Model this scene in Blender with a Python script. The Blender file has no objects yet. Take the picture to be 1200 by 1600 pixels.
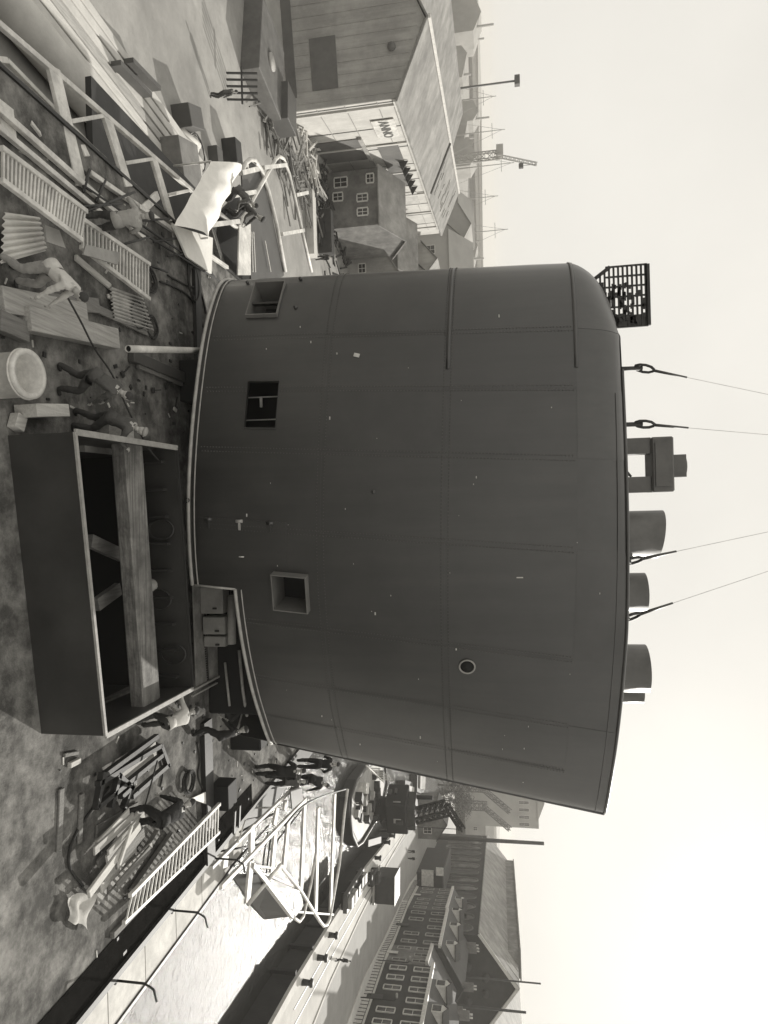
import bpy, math, random
from mathutils import Vector, Matrix, Euler
random.seed(11)
S = bpy.context.scene
COL = S.collection
R = math.radians
# ------------------------------------------------------------------ camera, world, sun, exposure
F = 1020.0; PITCH = R(9.7); ROLL = R(1.5); CAMZ = 9.2
cam_d = bpy.data.cameras.new('camera'); cam = bpy.data.objects.new('camera', cam_d); COL.objects.link(cam); S.camera = cam
cam_d.sensor_fit = 'VERTICAL'; cam_d.sensor_height = 36.0; cam_d.lens = 36.0 * F / 1600
cam_d.clip_start = 0.1; cam_d.clip_end = 6000
fw = Vector((0, math.cos(PITCH), -math.sin(PITCH))); up = Vector((0, math.sin(PITCH), math.cos(PITCH))); rt = Vector((1, 0, 0))
cx = up * math.cos(ROLL) + rt * math.sin(ROLL)          # image right = upwards in the place (the picture hangs on its side)
cy = -(rt * math.cos(ROLL) - up * math.sin(ROLL))
m = Matrix((cx, cy, -fw)).transposed().to_4x4(); m.translation = (0, 0, CAMZ); cam.matrix_world = m

world = bpy.data.worlds.new('World'); S.world = world; world.use_nodes = True
nt = world.node_tree; nt.nodes.clear()
SUN_EL, SUN_AZ = R(25), R(37)                            # azimuth measured from +Y towards +X
sky = nt.nodes.new('ShaderNodeTexSky'); sky.sky_type = 'NISHITA'; sky.sun_disc = False
sky.sun_elevation = SUN_EL; sky.sun_rotation = SUN_AZ; sky.air_density = 1.0; sky.dust_density = 4.0
bw = nt.nodes.new('ShaderNodeRGBToBW'); mixc = nt.nodes.new('ShaderNodeMix'); mixc.data_type = 'RGBA'
mul = nt.nodes.new('ShaderNodeMix'); mul.data_type = 'RGBA'; mul.blend_type = 'MULTIPLY'; mul.inputs[0].default_value = 1
mul.inputs[7].default_value = (1.0, 0.955, 0.87, 1)
mixc.inputs[0].default_value = 0.93                       # thin overcast veil over the clear sky
mixc.inputs[7].default_value = (9.3, 9.0, 8.3, 1)
wtc = nt.nodes.new('ShaderNodeTexCoord'); wno = nt.nodes.new('ShaderNodeTexNoise'); wno.inputs['Scale'].default_value = 2.2; wno.inputs['Detail'].default_value = 5
wmr = nt.nodes.new('ShaderNodeMapRange'); wmr.inputs[1].default_value = .3; wmr.inputs[2].default_value = .7; wmr.inputs[3].default_value = .93; wmr.inputs[4].default_value = 1.05
wmu = nt.nodes.new('ShaderNodeMix'); wmu.data_type = 'RGBA'; wmu.blend_type = 'MULTIPLY'; wmu.inputs[0].default_value = 1
nt.links.new(wtc.outputs['Generated'], wno.inputs['Vector']); nt.links.new(wno.outputs[0], wmr.inputs[0]); nt.links.new(wmr.outputs[0], wmu.inputs[7])
bg = nt.nodes.new('ShaderNodeBackground'); bg.inputs[1].default_value = 0.1
wo = nt.nodes.new('ShaderNodeOutputWorld')
nt.links.new(sky.outputs[0], bw.inputs[0]); nt.links.new(bw.outputs[0], mul.inputs[6]); nt.links.new(mul.outputs[2], mixc.inputs[6])
nt.links.new(mixc.outputs[2], wmu.inputs[6]); nt.links.new(wmu.outputs[2], bg.inputs[0]); nt.links.new(bg.outputs[0], wo.inputs[0])

sun_d = bpy.data.lights.new('sun', 'SUN'); sun = bpy.data.objects.new('sun', sun_d); COL.objects.link(sun)
sun_d.energy = 5.0; sun_d.angle = R(0.6); sun_d.color = (1.0, 0.965, 0.9)
sd = Vector((math.sin(SUN_AZ) * math.cos(SUN_EL), math.cos(SUN_AZ) * math.cos(SUN_EL), math.sin(SUN_EL)))
sun.rotation_euler = sd.to_track_quat('Z', 'Y').to_euler()
S.view_settings.view_transform = 'Standard'; S.view_settings.look = 'None'; S.view_settings.gamma = 1; S.view_settings.exposure = 0.0
S.view_settings.use_curve_mapping = False
S.render.resolution_x = 768; S.render.resolution_y = 1024
S.render.engine = 'CYCLES'

# ------------------------------------------------------------------ measuring: pixel of the 1200x1600 photograph -> point on a level plane
def ray(x, y):
    a = (x - 600) / F; b = (y - 800) / F
    u = a * math.cos(ROLL) - b * math.sin(ROLL); r = a * math.sin(ROLL) + b * math.cos(ROLL)
    return rt * r + fw + up * u
def at(x, y, z=0.0):
    d = ray(x, y); return Vector((0, 0, CAMZ)) + d * ((z - CAMZ) / d.z)
def atY(x, y, Y):
    d = ray(x, y); return Vector((0, 0, CAMZ)) + d * (Y / d.y)

# ------------------------------------------------------------------ materials (a monochrome, faintly warm place)
MATS = {}
def mat(name, v, rough=0.7, var=0.25, scale=1.5, bump=0.15, metal=0.0, bscale=None, stain=0.0, warm=1.0, kind='noise', coords='Object', stain_scale=0.35, spec=.5):
    if name in MATS: return MATS[name]
    mt = bpy.data.materials.new(name); mt.use_nodes = True; n = mt.node_tree.nodes; l = mt.node_tree.links
    b = n['Principled BSDF']; b.inputs['Roughness'].default_value = rough; b.inputs['Metallic'].default_value = metal
    tc = n.new('ShaderNodeTexCoord')
    def tint(x): return (x, x * (1 - 0.022 * warm), x * (1 - 0.075 * warm), 1)
    no = n.new('ShaderNodeTexNoise'); no.inputs['Scale'].default_value = scale; no.inputs['Detail'].default_value = 8; no.inputs['Roughness'].default_value = 0.65
    l.new(tc.outputs[coords], no.inputs['Vector'])
    if kind == 'grain':
        mp = n.new('ShaderNodeMapping'); mp.inputs['Scale'].default_value = (6, .35, 6); l.new(tc.outputs[coords], mp.inputs[0]); l.new(mp.outputs[0], no.inputs['Vector'])
    if kind == 'grainx':
        mp = n.new('ShaderNodeMapping'); mp.inputs['Scale'].default_value = (.3, 9, 9); l.new(tc.outputs[coords], mp.inputs[0]); l.new(mp.outputs[0], no.inputs['Vector'])
    if kind == 'streak':
        mp = n.new('ShaderNodeMapping'); mp.inputs['Scale'].default_value = (3, 3, .25); l.new(tc.outputs[coords], mp.inputs[0]); l.new(mp.outputs[0], no.inputs['Vector'])
    cr = n.new('ShaderNodeValToRGB'); cr.color_ramp.elements[0].position = .3; cr.color_ramp.elements[1].position = .7
    cr.color_ramp.elements[0].color = tint(v * (1 - var)); cr.color_ramp.elements[1].color = tint(min(.85, v * (1 + var)))
    l.new(no.outputs[0], cr.inputs[0]); out = cr.outputs[0]
    if stain:
        n2 = n.new('ShaderNodeTexNoise'); n2.inputs['Scale'].default_value = stain_scale; n2.inputs['Detail'].default_value = 10; n2.inputs['Roughness'].default_value = .7
        l.new(tc.outputs[coords], n2.inputs['Vector'])
        c2 = n.new('ShaderNodeValToRGB'); c2.color_ramp.elements[0].position = .42; c2.color_ramp.elements[1].position = .62
        c2.color_ramp.elements[0].color = (1 - stain,) * 3 + (1,); c2.color_ramp.elements[1].color = (1, 1, 1, 1); l.new(n2.outputs[0], c2.inputs[0])
        mx = n.new('ShaderNodeMix'); mx.data_type = 'RGBA'; mx.blend_type = 'MULTIPLY'; mx.inputs[0].default_value = 1
        l.new(out, mx.inputs[6]); l.new(c2.outputs[0], mx.inputs[7]); out = mx.outputs[2]
    l.new(out, b.inputs['Base Color'])
    if bump:
        n3 = n.new('ShaderNodeTexNoise'); n3.inputs['Scale'].default_value = bscale or scale * 6; n3.inputs['Detail'].default_value = 6
        l.new(tc.outputs[coords], n3.inputs['Vector'])
        bp = n.new('ShaderNodeBump'); bp.inputs['Strength'].default_value = bump; bp.inputs['Distance'].default_value = .05
        l.new(n3.outputs[0], bp.inputs['Height']); l.new(bp.outputs[0], b.inputs['Normal'])
    b.inputs['Specular IOR Level'].default_value = spec; MATS[name] = mt; return mt
STEEL = mat('funnel_steel', .036, .33, .22, .9, .05, 0, 1.2, stain=.32, stain_scale=.28, spec=.95, kind='streak')
STEEL2 = mat('funnel_steel_second_coat', .032, .36, .25, 1.2, .05, 0, 1.2, stain=.34, stain_scale=.28, spec=.95)
RIM = mat('bare_rim_steel', .34, .4, .25, 4, .1)
DARK = mat('dark_steel', .022, .6, .35, 2, .1)
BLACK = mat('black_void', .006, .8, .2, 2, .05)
COAM = mat('coaming_steel', .04, .42, .3, .9, .06, 0, 6, stain=.25)
EDGE = mat('bare_edge_steel', .30, .6, .25, 6, .2)
DECK = mat('deck', .23, .95, .4, 2.2, .45, 0, 26, stain=.68, stain_scale=.9, spec=.15)
PAINT = mat('white_paint', .66, .55, .16, 2.5, .1, stain=.32, stain_scale=1.8)
CANVAS = mat('white_canvas', .72, .9, .10, 2, .35, 0, 3)
GREYP = mat('grey_paint', .07, .55, .15, 1.5, .08)
GREYL = mat('light_grey_paint', .33, .6, .2, 1.5, .1, stain=.25)
WOOD = mat('timber', .34, .8, .3, 3, .3, kind='grain')
WOODD = mat('dark_timber', .17, .85, .35, 3, .35, kind='grain')
WOODL = mat('pale_timber', .5, .8, .2, 3, .25, kind='grain')
BEAM = mat('scuffed_baulk', .2, .85, .55, 2.0, .5, kind='grainx', stain=.45, stain_scale=1.5)
ZINC = mat('corrugated_sheet', .42, .55, .3, 2, .1, stain=.35, stain_scale=1.2)
ROPE = mat('rope', .03, .9, .2, 8, .3)
YARD = mat('yard_ground', .34, .95, .25, .25, .5, 0, 3, stain=.3, stain_scale=.09)
QUAY = mat('quay_concrete', .5, .9, .15, .35, .2, 0, 4, stain=.18, stain_scale=.12)
STREET = mat('asphalt', .26, .85, .12, .5, .2, 0, 5, stain=.15, stain_scale=.1)
PAVE = mat('pavement', .46, .85, .15, .8, .2)
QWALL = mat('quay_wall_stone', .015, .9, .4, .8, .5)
BRICK = mat('dark_brick', .028, .9, .3, .8, .3, stain=.2)
BRICK2 = mat('pale_brick', .15, .9, .25, .7, .3, stain=.3)
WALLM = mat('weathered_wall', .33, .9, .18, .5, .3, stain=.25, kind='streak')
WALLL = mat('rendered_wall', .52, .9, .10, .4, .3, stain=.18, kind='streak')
ROOF = mat('dark_roof', .045, .7, .25, .8, .3)
ROOFM = mat('worn_roof', .24, .8, .3, .5, .3, stain=.3)
ROOFL = mat('pale_roof', .30, .8, .25, .5, .2, stain=.3, stain_scale=.3)
TRIM = mat('white_trim', .5, .6, .2, 2, .05)
GLASS = mat('window_glass', .03, .12, .3, 1, 0)
TREE = mat('foliage', .04, .9, .4, 1, .3)
BARK = mat('bark', .1, .9, .3, 2, .4)
SKIN = mat('skin', .38, .6, .1, 6, .1)
HAIR = mat('hair', .04, .8, .2, 20, .3)
SHIRTL = mat('pale_shirt', .5, .9, .12, 4, .5, 0, 9)
SHIRTM = mat('grey_shirt', .075, .9, .2, 4, .5, 0, 9)
SHIRTD = mat('dark_jacket', .014, .9, .3, 4, .5, 0, 9)
TROUD = mat('dark_trousers', .016, .9, .3, 4, .5, 0, 9)
TROUM = mat('grey_trousers', .045, .9, .25, 4, .5, 0, 9)
BOOT = mat('boots', .025, .6, .3, 4, .1)
FAR = mat('hazy_far_building', .3, .9, .2, .1, .1)  # pale tone puts distance haze into the colour
def water_mat():
    mt = bpy.data.materials.new('harbour_water'); mt.use_nodes = True; n = mt.node_tree.nodes; l = mt.node_tree.links
    b = n['Principled BSDF']; b.inputs['Base Color'].default_value = (.02, .02, .018, 1); b.inputs['Roughness'].default_value = .2; b.inputs['IOR'].default_value = 1.33
    tc = n.new('ShaderNodeTexCoord'); n1 = n.new('ShaderNodeTexNoise'); n1.inputs['Scale'].default_value = .8; n1.inputs['Detail'].default_value = 9; n1.inputs['Roughness'].default_value = .62
    l.new(tc.outputs['Object'], n1.inputs['Vector']); bp = n.new('ShaderNodeBump'); bp.inputs['Strength'].default_value = 1; bp.inputs['Distance'].default_value = .3
    l.new(n1.outputs[0], bp.inputs['Height']); l.new(bp.outputs[0], b.inputs['Normal']); return mt
WATER = water_mat()

# ------------------------------------------------------------------ mesh helpers
class MB:
    def __init__(s): s.v = []; s.f = []; s.sm = []
    def add(s, vs, fs, smooth=False):
        o = len(s.v); s.v += [tuple(p) for p in vs]; s.f += [tuple(i + o for i in f) for f in fs]; s.sm += [smooth] * len(fs); return s
    def box(s, c, d, rz=0, rx=0, ry=0):
        e = Euler((rx, ry, rz)).to_matrix(); c = Vector(c)
        vs = [c + e @ Vector((sx * d[0] / 2, sy * d[1] / 2, sz * d[2] / 2)) for sx in (-1, 1) for sy in (-1, 1) for sz in (-1, 1)]
        return s.add(vs, [(0, 1, 3, 2), (4, 6, 7, 5), (0, 4, 5, 1), (2, 3, 7, 6), (0, 2, 6, 4), (1, 5, 7, 3)])
    def bar(s, a, b, w, h=None, upv=(0, 0, 1)):
        a = Vector(a); b = Vector(b); h = h or w; d = (b - a).normalized(); u = Vector(upv)
        if abs(d.dot(u)) > .98: u = Vector((0, 1, 0))
        x = d.cross(u).normalized() * w / 2; z = x.cross(d).normalized() * h / 2
        vs = [p + i * x + j * z for p in (a, b) for i, j in ((-1, -1), (1, -1), (1, 1), (-1, 1))]
        return s.add(vs, [(0, 1, 2, 3), (7, 6, 5, 4), (0, 4, 5, 1), (1, 5, 6, 2), (2, 6, 7, 3), (3, 7, 4, 0)])
    def tube(s, pts, r, n=8, r2=None, cap=True, closed=False):
        pts = [Vector(p) for p in pts]; k = len(pts); vs = []; fs = []
        px = None
        for i, p in enumerate(pts):
            if closed: d = (pts[(i + 1) % k] - pts[i - 1]).normalized()
            else: d = (pts[min(i + 1, k - 1)] - pts[max(i - 1, 0)]).normalized()
            if px is None: px = d.orthogonal().normalized()
            px = (px - d * px.dot(d)); px = px.normalized() if px.length > 1e-5 else d.orthogonal().normalized()
            py = d.cross(px); rr = r if r2 is None else r + (r2 - r) * i / (k - 1)
            vs += [p + (px * math.cos(2 * math.pi * j / n) + py * math.sin(2 * math.pi * j / n)) * rr for j in range(n)]
        for i in range(k if closed else k - 1):
            for j in range(n):
                a = i * n + j; b2 = i * n + (j + 1) % n; c = ((i + 1) % k) * n
                fs.append((a, b2, c + (j + 1) % n, c + j))
        if cap and not closed: fs += [tuple(range(n - 1, -1, -1)), tuple((k - 1) * n + j for j in range(n))]
        return s.add(vs, fs, n > 5)
    def cyl(s, a, b, r, n=20, r2=None, cap=True): return s.tube([a, b], r, n, r2, cap)
    def prism(s, poly, d):                                # polygon of 3-D points extruded along vector d
        k = len(poly); d = Vector(d); vs = [Vector(p) for p in poly] + [Vector(p) + d for p in poly]
        return s.add(vs, [tuple(range(k - 1, -1, -1)), tuple(range(k, 2 * k))] + [(i, (i + 1) % k, k + (i + 1) % k, k + i) for i in range(k)])
    def ell(s, c, r, rot=None, nu=12, nv=8):
        c = Vector(c); vs = []; fs = []
        for i in range(nv + 1):
            th = math.pi * i / nv
            for j in range(nu):
                ph = 2 * math.pi * j / nu; p = Vector((r[0] * math.sin(th) * math.cos(ph), r[1] * math.sin(th) * math.sin(ph), r[2] * math.cos(th)))
                vs.append(c + (rot @ p if rot else p))
        for i in range(nv):
            for j in range(nu): fs.append((i * nu + j, (i + 1) * nu + j, (i + 1) * nu + (j + 1) % nu, i * nu + (j + 1) % nu))
        return s.add(vs, fs, True)
    def mesh(s, name):
        me = bpy.data.meshes.new(name); me.from_pydata(s.v, [], s.f); me.validate(); me.update()
        if len(me.polygons) == len(s.sm): me.polygons.foreach_set('use_smooth', s.sm)
        return me
def obj(name, mb, mt, parent=None, kind=None, label=None, cat=None, group=None, bev=0):
    me = mb if isinstance(mb, bpy.types.Mesh) else mb.mesh(name)
    if mt and not me.materials: me.materials.append(mt)
    o = bpy.data.objects.new(name, me); COL.objects.link(o)
    if parent:
        o.parent = parent; o.matrix_parent_inverse = parent.get('_w', None) and Matrix.Translation(-Vector(parent.location)) or Matrix.Identity(4)
    if kind: o['kind'] = kind
    if label: o['label'] = label
    if cat: o['category'] = cat
    if group: o['group'] = group
    if bev:
        b = o.modifiers.new('bevel', 'BEVEL'); b.width = bev; b.segments = 1; b.limit_method = 'ANGLE'
    return o
def thing(name, label, cat, loc=(0, 0, 0), rz=0, group=None, local=False):
    """Empty at a thing's base. local=False: the parts are written in world coordinates."""
    o = bpy.data.objects.new(name, None); COL.objects.link(o); o.location = loc; o.rotation_euler = (0, 0, rz); o.empty_display_size = .3
    o['label'] = label; o['category'] = cat
    if group: o['group'] = group
    if not local: o['_w'] = 1
    return o
def copy_tree(o, parent=None, ch=None):
    c = o.copy(); COL.objects.link(c)
    if parent: c.parent = parent
    for k in list(o.children): copy_tree(k, c)
    return c

# ================================================================== SETTING
GZ = -10.0; WZ = -12.5
def sheet(name, poly, z, mt, kind='structure', t=0.0):
    mb = MB()
    if t: mb.prism([(p[0], p[1], z - t) for p in poly], (0, 0, t))
    else: mb.add([(p[0], p[1], z) for p in poly], [tuple(range(len(poly)))])
    return obj(name, mb, mt, kind=kind)
sheet('water', [(-1500, -300), (1500, -300), (1500, 2600), (-1500, 2600)], WZ, WATER)
sheet('dockyard_ground', [(-900, -60), (-14.5, -60), (-14.5, 30), (-17, 60), (-24, 95), (-38, 170), (-60, 420), (-900, 1200)], GZ, YARD, t=4)
# right hand quay: its edge runs along the water
qe = [(34, 0), (40, 40), (42.7, 56.8), (45.5, 70), (49.9, 89.7), (61.6, 130.4), (78, 175), (112, 260), (200, 480)]
sheet('quay', qe + [(900, 900), (900, 0)], GZ, QUAY, t=4)
# quay wall stones as a dark face, coping as a step
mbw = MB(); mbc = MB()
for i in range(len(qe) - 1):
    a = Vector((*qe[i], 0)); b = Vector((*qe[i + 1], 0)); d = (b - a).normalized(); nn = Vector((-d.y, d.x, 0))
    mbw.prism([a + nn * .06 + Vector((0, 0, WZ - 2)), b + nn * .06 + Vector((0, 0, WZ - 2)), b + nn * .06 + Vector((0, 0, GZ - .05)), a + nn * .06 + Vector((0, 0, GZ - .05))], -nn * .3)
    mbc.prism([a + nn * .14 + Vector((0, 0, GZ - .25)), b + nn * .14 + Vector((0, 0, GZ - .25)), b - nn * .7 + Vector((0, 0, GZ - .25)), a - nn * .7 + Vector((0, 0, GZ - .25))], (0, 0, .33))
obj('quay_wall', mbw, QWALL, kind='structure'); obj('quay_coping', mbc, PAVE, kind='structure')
sl = [(49.5, 45), (51.4, 69), (53.8, 84), (57.7, 103.4), (65, 133.7), (82, 178), (120, 262)]
sr = [(58, 45), (61, 75), (62.8, 86), (67.3, 100.7), (75.7, 131.5), (98, 190), (140, 262)]
sheet('street', sl + sr[::-1], GZ + .004, STREET)
# kerb strip and pavement beside the houses
pv = [(a[0] + 4.2, a[1]) for a in sr[:-1]]
sheet('pavement', sr[:-1] + pv[::-1], GZ + .12, PAVE, t=.12)
mb = MB()
for i in range(len(sl) - 1): mb.bar((sl[i][0] - .2, sl[i][1], GZ + .06), (sl[i + 1][0] - .2, sl[i + 1][1], GZ + .06), .3, .12)
obj('kerb', mb, PAVE, kind='structure')
mb = MB()                                                # rails along the quay
for off in (2.2, 3.6):
    for i in range(2, len(qe) - 3): mb.bar((qe[i][0] + off, qe[i][1], GZ + .02), (qe[i + 1][0] + off, qe[i + 1][1], GZ + .02), .12, .05)
obj('crane_rail', mb, GREYP, kind='structure')
# far bank, hills
mb = MB(); pr = []
for i in range(60):
    x = -1500 + i * 50; pr.append((x, 900 + 60 * math.sin(i * .7), GZ + 6 + 5 * math.sin(i * .53) + random.uniform(0, 4)))
mb.prism([(-1500, 900, WZ - 1)] + pr + [(1450, 900, WZ - 1)], (0, 250, 0)); obj('hills', mb, FAR, kind='structure')
sheet('far_bank', [(118, 262), (-40, 430), (-400, 1300), (1400, 1300), (900, 500), (300, 300)], GZ, YARD, t=3)

# ------------------------------------------------------------------ the ship's deck (with the casing well left open)
DX0, DX1 = -8.9, 10.9
WX0, WX1, WY0, WY1 = -1.6, 4.3, 12.45, 15.5
mb = MB()
def dq(x0, x1, y0, y1): mb.box(((x0 + x1) / 2, (y0 + y1) / 2, -.1), (x1 - x0, y1 - y0, .2))
dq(DX0, WX0, -6, 42); dq(WX1, DX1, -6, 42); dq(WX0, WX1, -6, WY0); dq(WX0, WX1, WY1, 42)
obj('deck', mb, DECK, kind='structure')
mb = MB()                                                # the ship's side and the house under the deck
mb.box((-8.5, 16, -7), (.3, 52, 13.6)); mb.box((11.2, 16, -7.2), (.3, 52, 13.2)); mb.box((1, 42.2, -7), (19.9, .3, 13.8))
obj('ship_side', mb, GREYL, kind='structure')
mb = MB()                                                # waterway bar and gutter along the deck edges
mb.box((DX0 + .12, 16, .03), (.08, 50, .06)); mb.box((DX1 - .1, 16, .06), (.16, 50, .12))
obj('deck_edge_bar', mb, DARK, kind='structure')
mb = MB(); mb.box((DX1 - .5, 14.6, .012), (.9, 16.8, .02)); obj('gutter', mb, mat('tarred_gutter', .012, 1.0, .3, 3, .3, spec=0.0), kind='structure')
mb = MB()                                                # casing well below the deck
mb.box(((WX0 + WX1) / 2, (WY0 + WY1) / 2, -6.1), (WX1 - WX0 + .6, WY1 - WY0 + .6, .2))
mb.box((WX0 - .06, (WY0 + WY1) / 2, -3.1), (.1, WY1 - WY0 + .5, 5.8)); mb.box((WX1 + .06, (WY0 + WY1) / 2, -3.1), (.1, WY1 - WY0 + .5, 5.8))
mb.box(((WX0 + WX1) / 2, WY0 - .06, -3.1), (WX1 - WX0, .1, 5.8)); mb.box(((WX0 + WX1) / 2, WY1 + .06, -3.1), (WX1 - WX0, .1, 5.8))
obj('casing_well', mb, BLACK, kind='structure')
mb = MB()                                                # bolts, plugs, cut ends: small litter of the deck
for i in range(420):
    x = random.uniform(-8.5, 10.8); y = random.uniform(9.5, 34)
    if (WX0 - .3 < x < WX1 + .3 and y < WY1 + .4) or (x > 6 and y < 14): continue
    s = random.choice((.03, .05, .07, .09)); mb.box((x, y, .015), (s, s * random.uniform(.6, 2.4), .03), random.choice((0, 0, random.uniform(0, 3))))
obj('deck_litter', mb, DARK, kind='stuff', label='bolts plugs and offcuts scattered over the deck', cat='litter')
mb = MB()
for i in range(160):
    x = random.uniform(-8.5, 10.8); y = random.uniform(9.5, 30)
    if (WX0 - .3 < x < WX1 + .3 and y < WY1 + .4) or (x > 7 and y < 13): continue
    s = random.uniform(.03, .09); mb.box((x, y, .01), (s * .6, s * random.uniform(1, 4), .02), random.uniform(0, 3))
obj('wood_chips', mb, WOODL, kind='stuff', label='pale wood chips strewn across the deck', cat='chips')
# transverse hump / expansion joint of the deck, seen on the right
mb = MB(); mb.box((8.6, 19.2, .08), (4.4, .55, .16)); obj('deck_joint', mb, DARK, kind='structure')
mb = MB(); mb.box((-5.5, 19.4, .06), (6.4, .4, .12)); obj('deck_joint', mb, DARK, kind='structure')

# side walk outside the deck, lower and bright, on the right (white strip with stanchion shadows)
SW = -1.0
for k in range(9):
    mb = MB(); mb.box((12.35, 9.0 + k * 1.82, SW - .05), (1.8, 1.78, .1)); obj('side_walk', mb, mat('walk_paint', .6, .8, .12, 3, .1, stain=.25, stain_scale=1.2), kind='structure')
mb = MB(); mb.box((13.32, 16.2, SW - .1), (.1, 16.4, .3)); obj('side_walk_edge', mb, GREYP, kind='structure')
# ================================================================== THE FUNNEL
near = [(-7.35, 19.8), (-7.27, 19.1), (-6.95, 18.45), (-6.35, 17.95), (-5.3, 17.4), (-4, 16.98), (-2.2, 16.6), (-.4, 16.45), (1.4, 16.62), (3.1, 17.15), (4.7, 17.95), (6.0, 18.85), (6.8, 19.5), (7.0, 19.8)]
def cr(p0, p1, p2, p3, t):
    return .5 * ((2 * p1) + (p2 - p0) * t + (2 * p0 - 5 * p1 + 4 * p2 - p3) * t * t + (3 * p1 - p0 - 3 * p2 + p3) * t ** 3)
NC = []
for i in range(len(near) - 1):
    P = [Vector(near[max(i - 1, 0)]), Vector(near[i]), Vector(near[i + 1]), Vector(near[min(i + 2, len(near) - 1)])]
    for k in range(16): NC.append(cr(*P, k / 16))
NC.append(Vector(near[-1]))
LEN = [0]
for i in range(1, len(NC)): LEN.append(LEN[-1] + (NC[i] - NC[i - 1]).length)
def base_at(u):
    L = u * LEN[-1]
    import bisect
    i = min(max(bisect.bisect_left(LEN, L), 1), len(NC) - 1); t = (L - LEN[i - 1]) / max(LEN[i] - LEN[i - 1], 1e-9)
    return NC[i - 1].lerp(NC[i], t)
def u_of_x(x):
    lo, hi = 0, 1
    for _ in range(40):
        mid = (lo + hi) / 2
        if base_at(mid).x < x: lo = mid
        else: hi = mid
    return lo
ZB, ZT, ZS = 1.05, 12.4, 11.0
TILT = .036                                               # it hangs a little nose-up
YC = 19.8
def FP(u, z, side=1, off=0.0):
    def raw(u, z):
        b = base_at(min(max(u, 0), 1)); x, y = b.x, b.y
        t = (z - ZB) / (ZT - ZB); w = max(0, (x + 7.35) / 14.35)
        x += 1.55 * t * w ** 1.6
        if z > ZS:
            k = min(1, (z - ZS) / (ZT - ZS)); f = 1 - math.sqrt(max(0, 1 - k * k))
            if x < -4.6: x += f * (-4.85 - x) * .97
            ww = max(0, min(1, (2.0 - b.x) / 8.5)); y += f * ww * (YC - y) * .42
        return Vector((x + (z - ZB) * TILT, y, z - x * TILT))
    p = raw(u, z)
    if off:
        du = raw(min(u + .004, 1), z) - raw(max(u - .004, 0), z); dz = raw(u, min(z + .03, ZT)) - raw(u, z - .03)
        n = du.cross(dz)
        if n.length > 1e-6: p = p + n.normalized() * off
    if side < 0: p.y = 2 * YC - p.y
    return p
funnel = thing('ship_funnel', 'huge dark riveted steel funnel hanging from slings just above the deck', 'ship funnel', (0, YC, ZB))
seams = [-7.35, -5.0, -3.5, -1.85, .2, 2.7, 4.4, 5.75, 7.0]
strakes = [ZB, 4.7, 7.93, 11.15, ZT]
holes = [(-3.75, -2.42, 2.5, 3.42), (-6.8, -5.62, 2.2, 3.12), (1.27, 2.22, 3.4, 4.35)]   # x0,x1,z0,z1 in base x
def lerp_list(a, b, n): return [a + (b - a) * i / n for i in range(n + 1)]
def plate(x0, x1, z0, z1, side, off, mt, notch=False):
    xs = [x for x in lerp_list(u_of_x(x0), u_of_x(x1), 9)]
    nz = 10 if z1 > ZS + .3 else 3
    zs = lerp_list(z0, z1, nz)
    if side > 0:
        for h in holes:
            if h[0] < x1 and h[1] > x0 and h[2] < z1 and h[3] > z0:
                for a in (h[0], h[1]):
                    if x0 < a < x1: xs.append(u_of_x(a))
                for a in (h[2], h[3]):
                    if z0 < a < z1: zs.append(a)
    xs = sorted(set(xs)); zs = sorted(set(zs)); vs = []; idx = {}; fs = []
    def vid(i, j):
        if (i, j) not in idx:
            idx[i, j] = len(vs); vs.append(FP(xs[i], zs[j], side, off))
        return idx[i, j]
    for i in range(len(xs) - 1):
        for j in range(len(zs) - 1):
            xm = base_at((xs[i] + xs[i + 1]) / 2).x; zm = (zs[j] + zs[j + 1]) / 2
            if side > 0 and any(h[0] < xm < h[1] and h[2] < zm < h[3] for h in holes): continue
            f = (vid(i, j), vid(i + 1, j), vid(i + 1, j + 1), vid(i, j + 1)); fs.append(f if side > 0 else f[::-1])
    inv = {v: k for k, v in idx.items()}; ivs = [FP(xs[inv[k][0]], zs[inv[k][1]], side, off - .02) for k in range(len(vs))]
    mb = MB(); mb.add(vs, fs, True); mb.add(ivs, [f[::-1] for f in fs], True)
    cnt = {}
    for f in fs:
        for q in range(4): e = (f[q], f[(q + 1) % 4]); cnt[tuple(sorted(e))] = cnt.get(tuple(sorted(e)), []) + [e]
    for es in cnt.values():
        if len(es) == 1: p_, q_ = es[0]; mb.add([vs[p_], ivs[p_], ivs[q_], vs[q_]], [(0, 1, 2, 3)])
    return obj('plate', mb, mt, funnel)
for side in (1, -1):
    for i in range(len(seams) - 1):
        for j in range(4):
            z0 = strakes[j]; x0, x1 = seams[i], seams[i + 1]
            off = .007 if (i + j) % 2 else 0.0
            mt = STEEL2 if random.random() < .25 else STEEL
            if j == 0 and side > 0 and x0 < 1.85 < x1:
                plate(x0, 1.85, z0, strakes[1], side, off, mt); plate(1.85, x1, 2.28, strakes[1], side, off, mt); continue
            if j == 0 and side > 0 and x0 >= 1.85: z0 = 2.28
            plate(x0, x1, z0, strakes[j + 1], side, off, mt)
# roof plate inside the top edge
N = 40
loop = [FP(i / N, ZT - .03, 1) for i in range(N + 1)] + [FP(i / N, ZT - .03, -1) for i in range(N - 1, 0, -1)]
mb = MB(); mb.add(loop, [tuple(range(len(loop)))]); obj('top_plate', mb, STEEL, funnel)
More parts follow.
